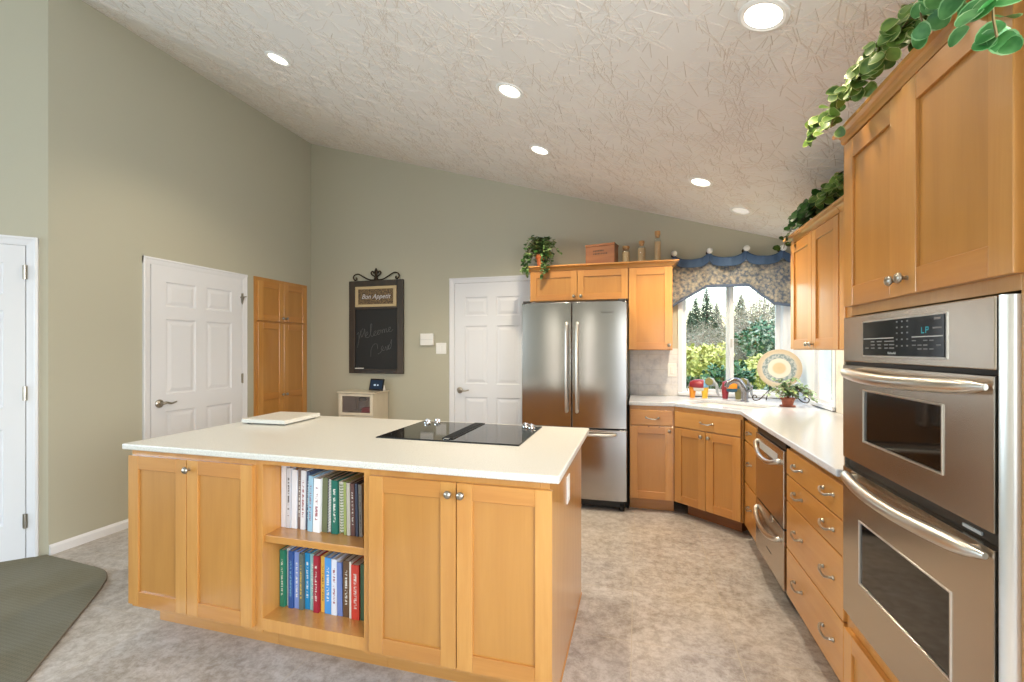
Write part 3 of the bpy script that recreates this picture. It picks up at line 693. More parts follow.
def dish_drawer(z0, z1, hz, hole):
    f = MB().box(.004, .571, -.024, .0, z0, z1).build('drawer', 'steel_oven', dwm, bevel=.003)
    h = MB(); pts = ease((.05, -.022, hz + .045), (.06, -.038, hz + .03), (.15, -.05, hz - .005), (.27, -.054, hz - .02), (.40, -.05, hz - .012), (.495, -.038, hz + .012), (.505, -.022, hz + .02), n=5)
    h.tube(pts, .013, 10); h.build('handle', 'steel_handle', f, smooth=True)
    if hole: MB().box(.10, .47, -.0252, -.0238, hz + .005, hz + .05).build('control_recess', 'line_silver', f, bevel=.0005)
    else: MB().lathe([(.02, -.0238), (.02, -.028), (.015, -.029)], (.36, 0, hz + .075), 'y', 18).build('button', 'steel_handle', f)
    return f
dish_drawer(.432, .832, .745, True); f2 = dish_drawer(.112, .422, .335, False)
MB().box(.004, .571, -.012, .0, .836, .868).build('control_panel', 'black_plastic', dwm)
MB().box(.25, .35, -.0246, -.0238, .205, .212).build('badge', 'badge_dark', f2)

# countertop with sink cut out
nrm_in = Vector((-dv.y, dv.x, 0))          # from the sink front towards the corner
SCN = (A + B) / 2 + nrm_in * .30
def rrect(cx, cy, hx, hy, r, n=5):
    pts = []
    for sx, sy, a0 in ((1, 1, 0), (-1, 1, 90), (-1, -1, 180), (1, -1, 270)):
        for k in range(n + 1):
            a = R(a0 + 90 * k / n); pts.append((cx + sx * (hx - r) + r * math.cos(a), cy + sy * (hy - r) + r * math.sin(a)))
    return pts
def to_world(u, v_): p = SCN + dv * u + nrm_in * v_; return (p.x, p.y)
hole = [to_world(*p) for p in rrect(0, 0, .30, .185, .05)]
outer = [(-.075, YB - .0085), (-.075, 3.932), (.281, 3.932), (.702, 3.5785), (.702, 1.932), (XR - .009, 1.932), (XR - .009, 4.545), (1.32, YB - .0135)]
def slab_with_hole(name, outer, hole, z0, z1, mat_):
    bm = bmesh.new(); es = []
    for loop in (outer, hole):
        vs = [bm.verts.new((p[0], p[1], z1)) for p in loop]
        es += [bm.edges.new((vs[i], vs[(i + 1) % len(vs)])) for i in range(len(vs))]
    r = bmesh.ops.triangle_fill(bm, use_beauty=True, use_dissolve=False, edges=es)
    top = [f for f in bm.faces]
    ex = bmesh.ops.extrude_face_region(bm, geom=top)
    for g in ex['geom']:
        if isinstance(g, bmesh.types.BMVert): g.co.z = z0
    bmesh.ops.recalc_face_normals(bm, faces=bm.faces)
    me = bpy.data.meshes.new(name); bm.to_mesh(me); bm.free(); me.materials.append(M[mat_])
    o = bpy.data.objects.new(name, me); C.objects.link(o)
    md = o.modifiers.new('bevel', 'BEVEL'); md.width = .005; md.segments = 2; md.limit_method = 'ANGLE'; md.angle_limit = R(50)
    return o
tag(slab_with_hole('countertop', outer, hole, .8855, CT, 'white_quartz'), 'pale quartz countertop running around the sink corner to the ovens', 'countertop')
def basin():
    mb = MB(); levels = [(.305, .19, .884), (.298, .183, .883), (.288, .173, .74), (.24, .13, .725), (.03, .03, .72)]; n = 24; vs = []
    for hx, hy, z in levels: vs += [to_world(*p) + (z,) for p in rrect(0, 0, hx, hy, min(.05, hx * .5, hy * .5))]
    fs = [(i * n + k, i * n + (k + 1) % n, (i + 1) * n + (k + 1) % n, (i + 1) * n + k) for i in range(len(levels) - 1) for k in range(n)] + [tuple(range((len(levels) - 1) * n, len(levels) * n))]
    return mb.add(vs, fs)
snk = basin().build('sink', 'sink_white', smooth=True); tag(snk, 'white undermount sink basin in the corner of the pale countertop', 'sink')
dp = MB().lathe([(.04, 0), (.035, .004), (.01, .003)], (SCN.x, SCN.y, .7205), n=18).build('drain', 'chrome', snk)
fp = SCN + nrm_in * .245
fc = thing('faucet', 'brushed steel arched faucet standing behind the corner sink', 'faucet', (fp.x, fp.y, CT + .0005))
ln_ = -nrm_in * .75 - dv * .65; ln_.normalize()
mb = MB(); mb.lathe([(.032, 0), (.032, .008), (.025, .014), (.031, .092)], n=18)
pts = ease((0, 0, .09), ln_ * .012 + Vector((0, 0, .12)), ln_ * .045 + Vector((0, 0, .165)), ln_ * .09 + Vector((0, 0, .175)), ln_ * .13 + Vector((0, 0, .155)), ln_ * .15 + Vector((0, 0, .12)), n=6)
mb.tube(pts, [.031 - .012 * i / (len(pts) - 1) for i in range(len(pts))], 14)
mb.build('spout', 'faucet_metal', fc, smooth=True)
hd = MB(); q = dv * .05; hd.tube([(0, 0, .08), (q.x * .6, q.y * .6, .09)], .014, 10); hd.tube(ease((q.x * .6, q.y * .6, .09), (q.x * 1.1, q.y * 1.1, .11), (q.x * 1.3, q.y * 1.3, .135)), [.011] * 6 + [.008] * 6 + [.007], 10); hd.build('handle', 'faucet_metal', fc, smooth=True)

# ------------------------------------------------------------------ wall cabinets
UY = 4.222
ov = thing('overhead_cabinet', 'short maple wall cabinet with two doors above the refrigerator', 'cabinet', (-.99, UY, 0), 0, 'wall cabinets')
carcass(ov, .905, YB - UY - .004, 1.80, 2.088)
d = shaker(ov, 'door', .004, .446, 1.806, 2.078, st=.058); knob(d, .415, .035)
d = shaker(ov, 'door', .45, .901, 1.806, 2.078, st=.058); knob(d, .032, .035)
crown(ov, 0, .9045, 2.085, .05, .048, -.0, True, None, depth=YB - UY - .01)
tl = thing('overhead_cabinet', 'tall maple wall cabinet with one door between refrigerator and window', 'cabinet', (-.084, UY, 0), 0, 'wall cabinets')
carcass(tl, .374, YB - UY - .009, 1.345, 2.088)
d = shaker(tl, 'door', .004, .370, 1.35, 2.078, st=.064); knob(d, .338, .04)
crown(tl, 0.0005, .374, 2.085, .05, .048, -.0, None, True, depth=YB - UY - .01)
UX = 1.01
for i, (ya, lab) in enumerate(((3.47, 'maple wall cabinet with two glossy doors next to the window, under a trailing plant'), (2.699, 'maple wall cabinet with two doors tucked against the tall oven cabinet'))):
    u = thing('overhead_cabinet', lab, 'cabinet', (UX, ya, 0), RN, 'wall cabinets')
    carcass(u, .766, XR - UX - .004, 1.35, 2.065)
    d = shaker(u, 'door', .012, .392, 1.355, 2.052); knob(d, .352, .03)
    d = shaker(u, 'door', .396, .764, 1.355, 2.052); knob(d, .028, .03)
    crown(u, 0, .766, 2.06, .05, .045, 0, i == 0, None, depth=XR - UX - .01)

# tall oven cabinet and double oven
TX = .737
tw = thing('oven_cabinet', 'tall maple cabinet holding the wall ovens, with doors above and drawer below', 'cabinet', (TX, 1.93, 0), RN)
b_ = MB(); b_.box(0, .028, 0, .595, .10, 2.10); b_.box(.7825, .86, 0, .595, .10, 2.108); b_.box(.028, .7825, 0, .595, 1.475, 2.108); b_.box(.028, .7825, 0, .595, .10, .385); b_.box(.028, .7825, .57, .595, .385, 1.475)
b_.build('body', 'maple_z', tw, bevel=.001, seg=1)
MB().box(0, .86, .07, .58, 0, .0995).build('toe_kick', 'maple_x', tw)
d = shaker(tw, 'door', .02, .400, 1.508, 2.092, st=.068); knob(d, .355, .045)
d = shaker(tw, 'door', .404, .800, 1.508, 2.092, st=.068, t=.024); knob(d, .03, .045, y=-.024)
crown(tw, 0, .86, 2.1065, .036, .046, 0, True, True, depth=.59)
dl = shaker(tw, 'drawer', .02, .80, .115, .352, st=.06); pull(dl, .39, .12)

ove = thing('double_oven', 'stainless double wall oven with black control panel in the tall cabinet', 'oven', (TX - .003, 1.896, 0), RN)
MB().box(.0, .745, .006, .54, .392, 1.468).build('chassis', 'black_plastic', ove)
tr = MB(); tr.box(0, .745, -.004, .006, .392, .425); tr.box(0, .006, -.022, .006, .4255, 1.468)
tr.build('trim_frame', 'steel_oven', ove, bevel=.002)
et = MB(); et.prism([(.7285, .006), (.7285, -.021), (.733, -.0235), (.738, -.021), (.743, -.016), (.747, -.009), (.749, -.002), (.749, .006)], .4255, 1.468)
et.build('edge_trim', 'steel_handle', ove, smooth=True)
vn = MB()
for k in range(16): vn.box(.03 + k * .042, .05 + k * .042, -.0046, -.0038, .402, .409)
vn.build('lower_vent', 'black_plastic', ove)
cp = MB().box(.0065, .7235, -.024, .006, 1.313, 1.468).build('control_panel', 'steel_oven', ove, bevel=.003)
MB().box(.155, .575, -.0262, -.0236, 1.332, 1.447).build('control_bezel', 'steel_handle', cp, bevel=.006)
MB().box(.16, .57, -.028, -.0258, 1.337, 1.442).build('control_glass', 'black_glass', cp, bevel=.001)
yv = -.0282
MB().box(.165, .345, yv, yv + .0004, 1.388, 1.3905).build('separator_line', 'line_silver', cp)
MB().box(.435, .565, yv, yv + .0004, 1.388, 1.3905).build('separator_line', 'line_silver', cp)
def touch_key(x0, x1, y0, y1, z0, z1): return MB().box(x0, x1, y0, y1, z0, z1).build('touch_key', 'button_grey', cp)
rnd = random.Random(2)
for cx in (.185, .225, .265, .305, .335):
    for zz in (1.378, 1.368, 1.358):
        if rnd.random() < .85: touch_key(cx - rnd.uniform(.008, .015), cx + rnd.uniform(.008, .015), yv, yv + .0004, zz, zz + .0035)
for cx in (.445, .470, .495, .520, .548):
    for zz in (1.378, 1.366, 1.356):
        if rnd.random() < .8: touch_key(cx - .009, cx + .009, yv, yv + .0004, zz, zz + .0025)
for cx in (.362, .388, .414):
    for zz in (1.432, 1.416, 1.400, 1.382, 1.364): touch_key(cx - .004, cx + .004, yv, yv + .0004, zz, zz + .004)
touch_key(.525, .56, yv, yv + .0004, 1.408, 1.412); touch_key(.53, .556, yv, yv + .0004, 1.43, 1.436)
dg = MB()
for sgm in ((.478, .480, 1.398, 1.414), (.480, .490, 1.398, 1.400), (.496, .498, 1.398, 1.414), (.498, .506, 1.412, 1.414), (.506, .508, 1.406, 1.414), (.498, .506, 1.405, 1.407)): dg.box(sgm[0], sgm[1], yv, yv + .0004, sgm[2], sgm[3])
dg.build('display_digits', 'display_cyan', cp)
lettering('brand_lettering', 'KitchenAid', .0095, 'line_silver', cp, (.335, yv, 1.345), (R(90), 0, 0))
MB().box(.0065, .7235, -.004, .006, 1.302, 1.3125).build('vent_gap', 'black_plastic', ove)
def oven_door(z0, z1, win, hz, bow):
    x0, x1 = .0065, .7235; wx0, wx1, wz0, wz1 = win; y = -.026
    mb = MB(); mb.box(x0, wx0, y, .004, z0, z1); mb.box(wx1, x1, y, .004, z0, z1); mb.box(wx0, wx1, y, .004, z0, wz0); mb.box(wx0, wx1, y, .004, wz1, z1)
    f = mb.build('oven_door', 'steel_oven', ove)
    fr = MB(); e = .005
    e = .003; fr.box(wx0 - e, wx0 + e, y - .003, y + .01, wz0 - e, wz1 + e); fr.box(wx1 - e, wx1 + e, y - .003, y + .01, wz0 - e, wz1 + e); fr.box(wx0 + e, wx1 - e, y - .003, y + .01, wz0 - e, wz0 + e); fr.box(wx0 + e, wx1 - e, y - .003, y + .01, wz1 - e, wz1 + e)
    fr.build('window_bezel', 'steel_handle', f, bevel=.002)
    MB().box(wx0 + .004, wx1 - .004, y + .002, y + .008, wz0 + .004, wz1 - .004).build('door_glass', 'oven_glass', f)
    hb = MB(); n = 22; pts = []; rs = []
    for i in range(n + 1):
        u = i / n; s_ = math.sin(math.pi * u); pts.append((.050 + u * .667, y - .010 - .030 * s_ ** .6 - bow * s_, hz + .010 * (1 - s_))); rs.append(.007 + .0115 * min(1, s_ * 3.2) ** .6)
    hb.tube(pts, rs, 14)
    hb.tube([(.085, y + .002, hz + .006), (.085, y - .025, hz + .006)], .009, 10); hb.tube([(.664, y + .002, hz + .006), (.664, y - .025, hz + .006)], .009, 10)
    hb.build('handle', 'steel_handle', f, smooth=True)
    return f
oven_door(.975, 1.300, (.160, .560, 1.055, 1.222), 1.268, .012)
oven_door(.4275, .940, (.130, .590, .578, .785), .915, .012)
MB().box(.0065, .7235, -.006, .006, .9405, .9745).build('vent_gap', 'black_plastic', ove)
MB().box(.60, .66, -.0095, -.0055, .948, .956).build('door_catch', 'line_silver', ove)

# ------------------------------------------------------------------ refrigerator
fr = thing('refrigerator', 'stainless french door refrigerator with bottom freezer drawer', 'refrigerator', (-.536, 3.86, 0), 0)
MB().box(-.445, .445, .045, .66, .09, 1.742).build('body', 'fridge_side', fr, bevel=.004)
MB().box(-.43, .43, .05, .6, .03, .09).build('base_grille', 'black_plastic', fr)
def curved_front(name, x0, x1, z0, z1):
    mb = MB(); n = 10; vs = []
    y_of = lambda x: -.010 + .012 * (x / .445) ** 2
    xs = [x0 + (x1 - x0) * i / n for i in range(n + 1)]
    poly = [(x, y_of(x)) for x in xs] + [(x1, .04), (x0, .04)]
    mb.prism(poly, z0, z1); return mb.build(name, 'steel_fridge', fr, bevel=.005, seg=2, smooth=True)
dl_ = curved_front('door', -.446, -.010, .692, 1.755); dr_ = curved_front('door', -.004, .446, .692, 1.755); fz = curved_front('freezer_drawer', -.446, .446, .092, .680)
def vbar(par, x, z0, z1):
    mb = MB(); mb.tube(ease((x, -.008, z0), (x, -.045, z0 + .03), (x, -.060, (z0 + z1) / 2), (x, -.045, z1 - .03), (x, -.008, z1), n=8), .0125, 12); return mb.build('handle', 'steel_handle', par, smooth=True)
vbar(dl_, -.048, .83, 1.57); vbar(dr_, .040, .83, 1.57)
MB().tube(ease((-.35, -.006, .645), (-.32, -.045, .645), (0, -.062, .645), (.32, -.045, .645), (.35, -.006, .645), n=8), .0125, 12).build('handle', 'steel_handle', fz, smooth=True)
bd = lettering('brand_lettering', 'KitchenAid', .022, 'badge_dark', dr_, (.285, -.0062, 1.662), (R(90), 0, 0))
for x in (-.405, .405):
    MB().lathe([(.025, -.02), (.03, -.014), (.03, .014), (.025, .02)], (x, .06, .03), 'x', 16).build('caster', 'rubber', fr)
    MB().box(x - .03, x + .03, -.0, .08, 1.7425, 1.772).build('hinge_cover', 'fridge_side', fr, bevel=.004)
struct('dark_gap_filler', MB().box(-.089, -.0775, 3.99, YB - .01, 0, .88), 'dark_gap')  # dark sheet filling the gap between refrigerator and base cabinet

# ------------------------------------------------------------------ pantry in the left wall
pn = thing('pantry_cabinet', 'tall maple pantry cupboard with four doors built into the wall corner', 'cabinet', (XL + .012, 3.721, 0), R(90))
MB().box(0, .752, .0, .0118, .0, 2.09).build('body', 'maple_z', pn)
cw = .752
for i, (xa, xb, kx) in enumerate(((.03, .3735, .318), (.3765, .722, .027))):
    d = shaker(pn, 'door', xa, xb, 1.648, 2.055, st=.064); knob(d, kx, .035)
    d = shaker(pn, 'door', xa, xb, .10, 1.628, st=.064, mid=.765); knob(d, kx, .765)

# ------------------------------------------------------------------ small cream cabinet, display, chalkboard, wall plates
sm = thing('small_cabinet', 'small cream cabinet with a glass door under the chalkboard', 'cabinet', (-3.125, 4.262, 0), 0)
b_ = MB(); b_.box(0, .014, 0, .285, 0, .878); b_.box(.408, .422, 0, .285, 0, .878); b_.box(.014, .408, .275, .285, 0, .878); b_.box(.014, .408, .0, .275, .05, .064); b_.box(.014, .408, .02, .275, .655, .667); b_.box(.014, .408, 0, .02, .0, .05)
b_.build('body', 'cream_wood', sm)
MB().box(-.02, .441, -.028, .288, .878, .894).build('top', 'cream_wood', sm, bevel=.005)
dd = MB(); dd.box(0, .045, -.018, 0, 0, .232); dd.box(.385, .422, -.018, 0, 0, .232); dd.box(.045, .385, -.018, 0, 0, .03); dd.box(.045, .385, -.018, 0, .206, .232)
dd = dd.build('door', 'cream_wood', sm, (0, -.001, .642), bevel=.002)
MB().box(.043, .387, -.011, -.008, .028, .208).build('glass_pane', 'cabinet_glass', dd)
d2 = shaker(sm, 'door', 0, .422, .055, .636, t=.018); d2.data.materials.clear()
for _ in range(3): d2.data.materials.append(M['cream_wood'])
knob(d2, .38, .56, y=-.018, r=.01)
gj = thing('glass_jar', 'clear glass jar with dark lid inside the small cream cabinet', 'jar', (-2.93, 4.40, .6675))
MB().lathe([(.045, 0), (.048, .006), (.048, .09), (.036, .11), (.036, .12), (.033, .12), (.033, .108), (.045, .088), (.045, .008)], n=18).build('glass', 'jar_glass', gj, smooth=True)
MB().lathe([(.04, .120), (.04, .145), (.03, .15)], n=18).build('lid', 'brass_dark', gj)
rc = MB()
for i in range(3): rc.box(-.075 + .004 * i, .075 - .003 * i, -.05, .05, i * .017, i * .017 + .0165)
tag(rc.build('folded_cloth', 'red_cloth', None, (-2.82, 4.36, .6675), R(6), bevel=.006), 'folded red cloth inside the small cream cabinet', 'cloth')
hb = thing('smart_display', 'small black smart display with white base on the cream cabinet', 'display', (-2.785, 4.43, .8945), R(-12))
MB().prism([(0, 0), (.07, 0), (.05, .06), (.02, .09)], -.075, .082, 'yz').build('stand', 'white_plastic', hb, bevel=.006)
sc_ = MB().box(-.1, .1, -.006, .006, 0, .13); sc_.xf(Matrix.Translation((0, -.002, .003)) @ Matrix.Rotation(R(-14), 4, 'X')); scr = sc_.build('screen_body', 'black_plastic', hb, bevel=.003)
s2 = MB().box(-.086, .086, -.0075, -.006, .016, .114); s2.xf(Matrix.Translation((0, -.002, .003)) @ Matrix.Rotation(R(-14), 4, 'X')); s2.build('screen', 'hub_screen', hb)
s3 = MB(); s3.box(-.035, -.005, -.0082, -.0074, .05, .068); s3.box(.012, .034, -.0082, -.0074, .052, .066); s3.xf(Matrix.Translation((0, -.002, .003)) @ Matrix.Rotation(R(-14), 4, 'X')); s3.build('screen_icons', 'hub_text', hb)

cbd = thing('chalkboard', 'dark framed chalkboard with iron scroll and chalk greeting on the back wall', 'chalkboard', (-2.849, YB - .001, 1.078), 0)
W2, HT = .344, 1.05
f = MB(); f.box(-W2, -.262, -.032, 0, 0, HT); f.box(.268, W2, -.032, 0, 0, HT); f.box(-.262, .268, -.032, 0, 0, .05); f.box(-.262, .268, -.032, 0, .985, HT); f.box(-.262, .268, -.03, 0, .725, .752)
f.build('frame', 'dark_frame', cbd, bevel=.005)
MB().box(-.264, .27, -.016, -.002, .048, .728).build('slate', 'slate_board', cbd)
MB().box(-.255, .262, -.05, -.016, .036, .052).build('chalk_ledge', 'dark_frame', cbd, bevel=.002)
pq = MB().box(-.266, .262, -.030, -.004, .752, .985); 
pq = MB(); pq.box(-.262, .262, -.034, -.002, .752, .782); pq.box(-.262, .262, -.034, -.002, .952, .984); pq.box(-.262, -.222, -.034, -.002, .782, .952); pq.box(.222, .262, -.034, -.002, .782, .952)
pq = pq.build('plaque', 'plaque_border', cbd, bevel=.004); MB().box(-.224, .224, -.028, -.004, .78, .954).build('plaque_face', 'plaque_face', pq)
lettering('plaque_lettering', 'Bon Appetit', .074, 'plaque_text', pq, (0, -.0285, .867), (R(90), 0, 0), shear=.35, depth=.001)
sr = MB()
for sg in (-1, 1):
    pts = [(.02 * sg, -.02, 1.055), (.09 * sg, -.02, 1.062), (.16 * sg, -.02, 1.095), (.225 * sg, -.02, 1.128), (.275 * sg, -.02, 1.120), (.292 * sg, -.02, 1.090), (.275 * sg, -.02, 1.062), (.252 * sg, -.02, 1.066), (.248 * sg, -.02, 1.082), (.258 * sg, -.02, 1.088)]
    sr.tube(ease(*pts, n=5), .0075, 8)
    pts = [(0, -.02, 1.06), (.02 * sg, -.02, 1.095), (.05 * sg, -.02, 1.115), (.062 * sg, -.02, 1.135), (.05 * sg, -.02, 1.152), (.03 * sg, -.02, 1.145), (.028 * sg, -.02, 1.128)]
    sr.tube(ease(*pts, n=5), .008, 8)
sr.lathe([(.002, 1.085), (.016, 1.11), (.024, 1.14), (.018, 1.165), (.004, 1.19)], (0, -.02, 0), n=12, sy=.5); sr.lathe([(.03, 1.05), (.028, 1.07), (.012, 1.09)], (0, -.02, 0), n=12, sy=.5)
sr.build('scroll_ornament', 'bronze', cbd, smooth=True)
# chalk handwriting as strokes (x, z on the slate)
def cursive():
    mb = MB(); y = -.0165
    def s_(ox, oz, k, *pts): mb.tube(ease(*[(.01 + (ox + p[0] * k) * 1.13, y, .37 + (oz - .37 + p[1] * k + (ox + p[0] * k) * .22) * 1.13) for p in pts], n=5), .0018, 5)
    # W e l c o m e (rising line)
    b = .425
    s_(-.22, b, .1, (-.1, .55), (.1, .75), (.15, .2), (.05, -.45), (-.05, -.75)); s_(-.205, b, .1, (.0, .1), (.25, .75), (.45, 1.05)); s_(-.2, b, .1, (.1, .9), (.25, .2), (.5, .6), (.6, .95), (.65, .3), (.7, .05))
    s_(-.135, b, .09, (0, .25), (.3, .35), (.35, .6), (.15, .6), (.1, .2), (.3, .0), (.6, .15), (.8, .9), (.85, 1.4), (.7, 1.3), (.7, .4), (.85, .0), (1.1, .1), (1.4, .45), (1.2, .5), (1.1, .2), (1.25, .0), (1.5, .1), (1.75, .45), (1.6, .5), (1.55, .2), (1.75, .02), (1.95, .3), (1.8, .48), (2.1, .4), (2.15, .05), (2.2, .4), (2.4, .45), (2.42, .05), (2.5, .4), (2.7, .42), (2.72, .05), (3.0, .2), (3.2, .45), (3.0, .52), (2.95, .15), (3.2, .0), (3.5, .2))
    # second line
    s_(-.07, .245, .1, (.0, -.2), (.05, .5), (.35, .95), (.7, .9), (.8, .4)); s_(.02, .245, .1, (-.1, -.1), (.2, .0), (.5, .35), (.4, .6), (.3, .3), (.6, .1), (.8, .45), (.85, .1), (1.0, .15), (1.05, .55), (1.1, .1), (1.3, .2)); s_(.14, .25, .1, (-.1, .3), (.1, .65), (.25, .95), (.2, .4), (.1, .1))
    return mb
cursive().build('chalk_writing', 'chalk_line', cbd)
ck = MB().tube([(-3.105, YB - .042, 1.1355), (-2.995, YB - .042, 1.1355)], .0055, 10).build('chalk', 'chalk_white'); tag(ck, 'stick of white chalk lying on the chalkboard ledge', 'chalk')

wp = thing('thermostat', 'blank white wall box, the larger of the two plates by the back door', 'thermostat', (-2.221, YB, 1.459), 0)
MB().box(-.078, .078, -.03, 0, -.065, .065).build('cover', 'white_plastic', wp, bevel=.006); MB().box(-.07, .07, -.033, -.03, -.002, .0).build('seam', 'line_silver', wp)
ws = thing('light_switch', 'white double switch plate beside the back door frame', 'switch', (-2.06, YB, 1.361), 0, 'wall plates')
MB().box(-.06, .06, -.006, 0, -.06, .06).build('cover_plate', 'white_plastic', ws, bevel=.003)
for x in (-.023, .023): MB().box(x - .016, x + .016, -.011, -.006, -.033, .033).build('rocker', 'white_plastic', ws, bevel=.003)
w3 = thing('light_switch', 'white switch plate on the tiled wall beside the sink window', 'switch', (.308, YB - .0085, 1.155), 0, 'wall plates')
MB().box(-.038, .038, -.006, 0, -.062, .062).build('cover_plate', 'white_plastic', w3, bevel=.003); MB().box(-.016, .016, -.011, -.006, -.033, .033).build('rocker', 'white_plastic', w3, bevel=.003)

# ------------------------------------------------------------------ valance
def valance():
    root = thing('valance', 'denim topped patterned window valance with scalloped swags above the sink', 'valance', (0, 0, 0))
    hooks = [(.318, 2.235), (.622, 2.243), (.925, 2.247), (1.215, 2.235)]
    y0 = 4.468
    def bottom(x):
        pts = [(.30, 1.735), (.34, 1.765), (.60, 1.915), (.95, 1.915), (1.15, 1.745), (1.30, 1.725)]
        for (a, za), (b_, zb) in zip(pts, pts[1:]):
            if x <= b_: return za + (zb - za) * (x - a) / (b_ - a)
        return pts[-1][1]
    def grid(name, mat_, xs, rows, yfun, th, top, bot):
        vs = []; nx = len(xs)
        for j in range(rows + 1):
            for x in xs: z = top(x) + (bot(x) - top(x)) * j / rows; vs.append((x, yfun(x, z, j / rows), z))
        fs = [(j * nx + i, j * nx + i + 1, (j + 1) * nx + i + 1, (j + 1) * nx + i) for j in range(rows) for i in range(nx - 1)]
        return MB().add(vs, fs).build(name, mat_, root, smooth=True, solid=th)
    xs = [.306 + (1.296 - .306) * i / 72 for i in range(73)]
    def seg(x):
        for (a, za), (b_, zb) in zip(hooks, hooks[1:]):
            if x <= b_: t = (x - a) / (b_ - a); return max(0, min(1, t)), za + (zb - za) * max(0, min(1, t))
        return min(1, (x - hooks[-1][0]) / .3), hooks[-1][1]
    def dtop(x): t, z = seg(x); return z - .068 * (4 * t * (1 - t)) ** .7
    def dbot(x): t, z = seg(x); return 2.125 - .030 * (4 * t * (1 - t)) + .03 * (abs(t - .5) * 2) ** 6
    def fold(x, z, u): t, _ = seg(x); return y0 - .012 + .022 * math.cos(t * 2 * math.pi) * (1 - .2 * u) - .010 * math.exp(-((min(t, 1 - t)) / .06) ** 2) - .012 * u + .004 * math.sin(x * 70)
    grid('denim_header', 'denim', xs, 8, fold, .004, dtop, dbot)
    grid('patterned_skirt', 'print_cloth', xs, 10, lambda x, z, u: y0 + .012 + .007 * math.sin(x * 26) + .004 * math.sin(x * 61), .003, lambda x: 2.14, lambda x: bottom(x) + .02)
    grid('hem_band', 'denim_trim', xs, 2, lambda x, z, u: y0 + .010 + .007 * math.sin(x * 26) + .004 * math.sin(x * 61), .004, lambda x: bottom(x) + .026, bottom)
    for x0, sg in ((.306, 1), (1.296, -1)):           # returns to the wall
        vs = [(x0, y0 + .012, 2.14), (x0, YB - .018, 2.14), (x0, YB - .018, bottom(x0)), (x0, y0 + .012, bottom(x0))]
        MB().add(vs, [(0, 1, 2, 3)]).build('side_return', 'print_cloth', root, solid=.003)
    for (x, z), which in zip(hooks, ('beside the tall wall cabinet', 'second from the tall wall cabinet', 'third from the tall wall cabinet', 'nearest the glossy wall cabinets')):
        k = thing('curtain_knob', 'clear and white ball knob holding up the valance, ' + which, 'knob', (x, YB, z), 0, 'valance knobs')
        MB().lathe([(.018, 0), (.018, -.006), (.007, -.01), (.007, -.098)], (0, 0, 0), 'y', 14).build('post', 'bronze', k, smooth=True)
        MB().lathe([(.006, -.098), (.02, -.104), (.027, -.118), (.024, -.134), (.012, -.145), (.002, -.147)], (0, 0, 0), 'y', 18).build('ball', 'white_plastic', k, smooth=True)
valance()

# ------------------------------------------------------------------ things on top of the cabinets and on the counter
def rdir(rnd, up=.2):
    a = rnd.uniform(0, 6.283); return Vector((math.cos(a), math.sin(a), rnd.uniform(-1, 1) * .8 + up)).normalized()
def pot(root, r, h, mat_='terracotta'):
    MB().lathe([(r * .68, 0), (r * .7, .004), (r * .9, h * .72), (r * 1.02, h * .74), (r * 1.04, h), (r * .92, h), (r * .88, h * .85), (r * .3, h * .84)], n=24).build('pot', mat_, root, smooth=True)
iv = thing('potted_ivy', 'bushy green ivy in a terracotta pot on the cabinet above the refrigerator', 'potted plant', (-.893, 4.262, 2.1335))
pot(iv, .052, .115); MB().lathe([(.045, .09), (.045, .097), (.01, .1)], n=16).build('soil', 'soil', iv)
rnd = random.Random(11); st = MB(); lf = MB()
for i in range(84):
    a = rnd.uniform(0, 6.283); rr = rnd.uniform(.05, .18); hh = rnd.uniform(.03, .165)
    dx, dy = math.cos(a), math.sin(a)
    if dy < -.35 and abs(dx) < .75 and i % 5: dy = abs(dy)
    endz = .11 + hh - (rr - .06) * rnd.uniform(.2, 1.1)
    if rnd.random() < .25 and abs(dx) > .4 and dy < .4: endz = rnd.uniform(-.02, .05)
    if dy * rr < -.05 : endz = max(endz, .03)
    y_max = .22
    p3 = Vector((dx * rr, max(-.12, min(y_max, dy * rr)), max(endz, .02)))
    pts = ease((dx * .02, dy * .02, .1), (dx * rr * .5, dy * rr * .5, .13 + hh), tuple(p3), n=6); st.tube(pts, .0018, 5)
    for k in range(3, len(pts)):
        d_ = rdir(rnd, .1) + Vector((0, -.4, 0)); lf.leaf(pts[k], d_, (0, -.3, 1), rnd.uniform(.03, .045), rnd.uniform(.028, .042), .2, .25, rnd.choice((0, 0, 1)))
for cx, top, ln__ in ((.035, .1, .17), (-.10, .06, .14), (-.125, .06, .10), (.06, .08, .12)):
    y_ = -.105; pts = ease((cx * .3, -.03, .10), (cx, y_ + .02, .11), (cx * 1.15, y_, .02), (cx * 1.2, y_ - .005, .06 - ln__), n=6); st.tube(pts, .0018, 5)
    for k in range(5, len(pts)):
        for _ in range(2): lf.leaf(pts[k], rdir(rnd, -.3) + Vector((0, -.5, 0)), (0, -.6, .6), .036, .032, .2, .2, rnd.choice((0, 1)))
st.build('stems', 'stem_brown', iv); lf.build('foliage', ['ivy_leaf', 'ivy_dark'], iv, smooth='leaf')

